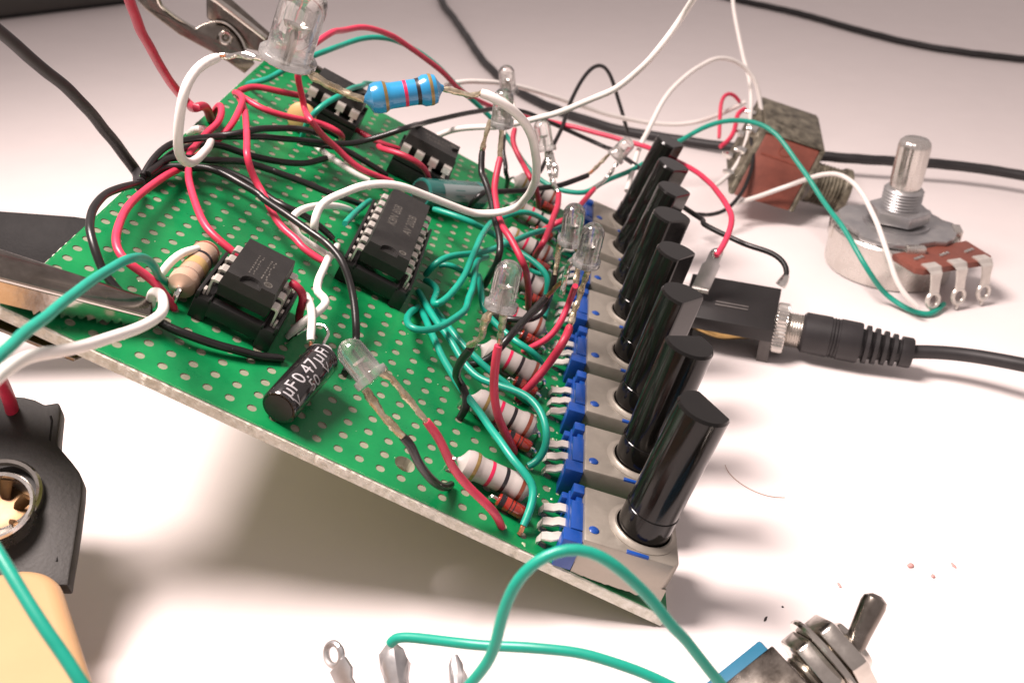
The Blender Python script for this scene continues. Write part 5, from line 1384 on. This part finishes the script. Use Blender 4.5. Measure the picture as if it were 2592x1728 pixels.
wire('green_wire', 'green wire hooking over the left clip and leaving at the left edge', [(-3.9,12.72,31.96),(-3.55,10.29,34.01),(-2.46,7.13,36.82),(-2.04,4.74,38.84),(-1.77,2.25,40.38),(-1.31,-1.61,41.83),(-1.21,-6.36,42.89),(-0.57,-12.39,44.24),(0.21,-18.14,45.53),(1.07,-23.52,46.78),(2.07,-28.12,47.96),(3.11,-32.23,49.13)], GW, 'green_pvc', sm=1)
wire('green_wire', 'green wire arching in the foreground in front of the nearest potentiometer', [(35.01,-30.27,17.66),(36.18,-30.15,19.76),(37.63,-29.79,22.24),(37.98,-29.63,24.09),(38.34,-29.24,26.32),(38.91,-28.8,28.62),(39.89,-28.34,30.53),(41.39,-27.88,31.98),(43.16,-27.44,32.59),(44.76,-27.21,32.44),(46.55,-27.21,31.47),(48.44,-27.23,29.67),(50.41,-27.24,27.47),(52.45,-27.48,24.88),(53.18,-27.2,24.11),(54.9,-27.34,21.7),(56.78,-27.47,19.31),(59.05,-27.44,16.37)], GW, 'green_pvc', sm=1)
wire('green_wire', 'green wire soldered to the middle lug along the bottom edge', [(27.48,-20.59,13.09),(27.67,-20.42,13.77),(28.63,-20.51,14.11),(30.17,-20.81,14.47),(34.05,-22.19,15.73),(36.76,-22.85,16.34),(40.7,-23.35,17.11),(44.59,-23.61,17.31),(48.48,-24.19,16.95),(51.76,-24.57,15.99),(55.07,-25.09,14.79)], 0.50, 'green_pvc', sm=1)
wire('green_wire', 'blurred green wire crossing the cream block in the lower left corner', [(-0.57,-33.21,35.78),(2.12,-35.5,34.59),(3.81,-37.07,33.71),(5.97,-38.74,32.43),(7.94,-40.16,31.01),(10.66,-42.08,28.65),(12.38,-43.28,27.21)], GW, 'green_pvc', sm=1)

# ------------------------------------------------------------------ specks on the table
hp = [(65.88,29.61,0.25),(66.13,28.32,0.1),(67.65,25.74,0.08),(69.44,24.2,0.08),(71.29,23.4,0.1),(73.3,23.28,0.2)]
wire('hair', 'single fine brown hair lying on the bright table right of the shafts', hp, 0.045, 'hair_brown', 'hair', 0.4, 1)
def crumb(label, p, r, m, el=1.0, seed=0):
    q = MB()
    rnd = random.Random(seed)
    bm_ = bmesh.new()
    bmesh.ops.create_icosphere(bm_, subdivisions=2, radius=r)
    for v in bm_.verts:
        v.co *= 1 + rnd.uniform(-0.25, 0.25)
        v.co.x *= el
        v.co.z *= 0.7
    q.from_bm(bm_, Matrix.Translation(Vector(p) + Vector((0, 0, r * 0.5))) @ Matrix.Rotation(rnd.uniform(0, 3), 4, 'Z'))
    tag(q.build('crumb', m, loc=tuple(p)), label, 'crumb', 'crumbs on the table')
crumb('largest pink crumb on the table at the lower right', [(87.01,11.53,0)][0], 0.36, 'crumb_pink', 1.2, 1)
crumb('small pink crumb right of the largest crumb, nearer the camera', [(89.38,9.96,0)][0], 0.25, 'crumb_pink', 1.3, 2)
crumb('flat pink flake right of the largest crumb', [(92.59,12.33,0)][0], 0.2, 'crumb_pink', 2.2, 3)
crumb('pinkish flake above the chrome toggle lever', [(77.37,6.97,0)][0], 0.18, 'crumb_pink', 2.4, 4)
crumb('black splinter lying in the nearest shaft\'s shadow', [(67.57,0.28,0)][0], 0.13, 'crumb_dark', 3.6, 5)
crumb('tiny dark speck at the edge of the nearest shaft\'s shadow', [(69.88,2.5,0)][0], 0.12, 'crumb_dark', 1.1, 6)
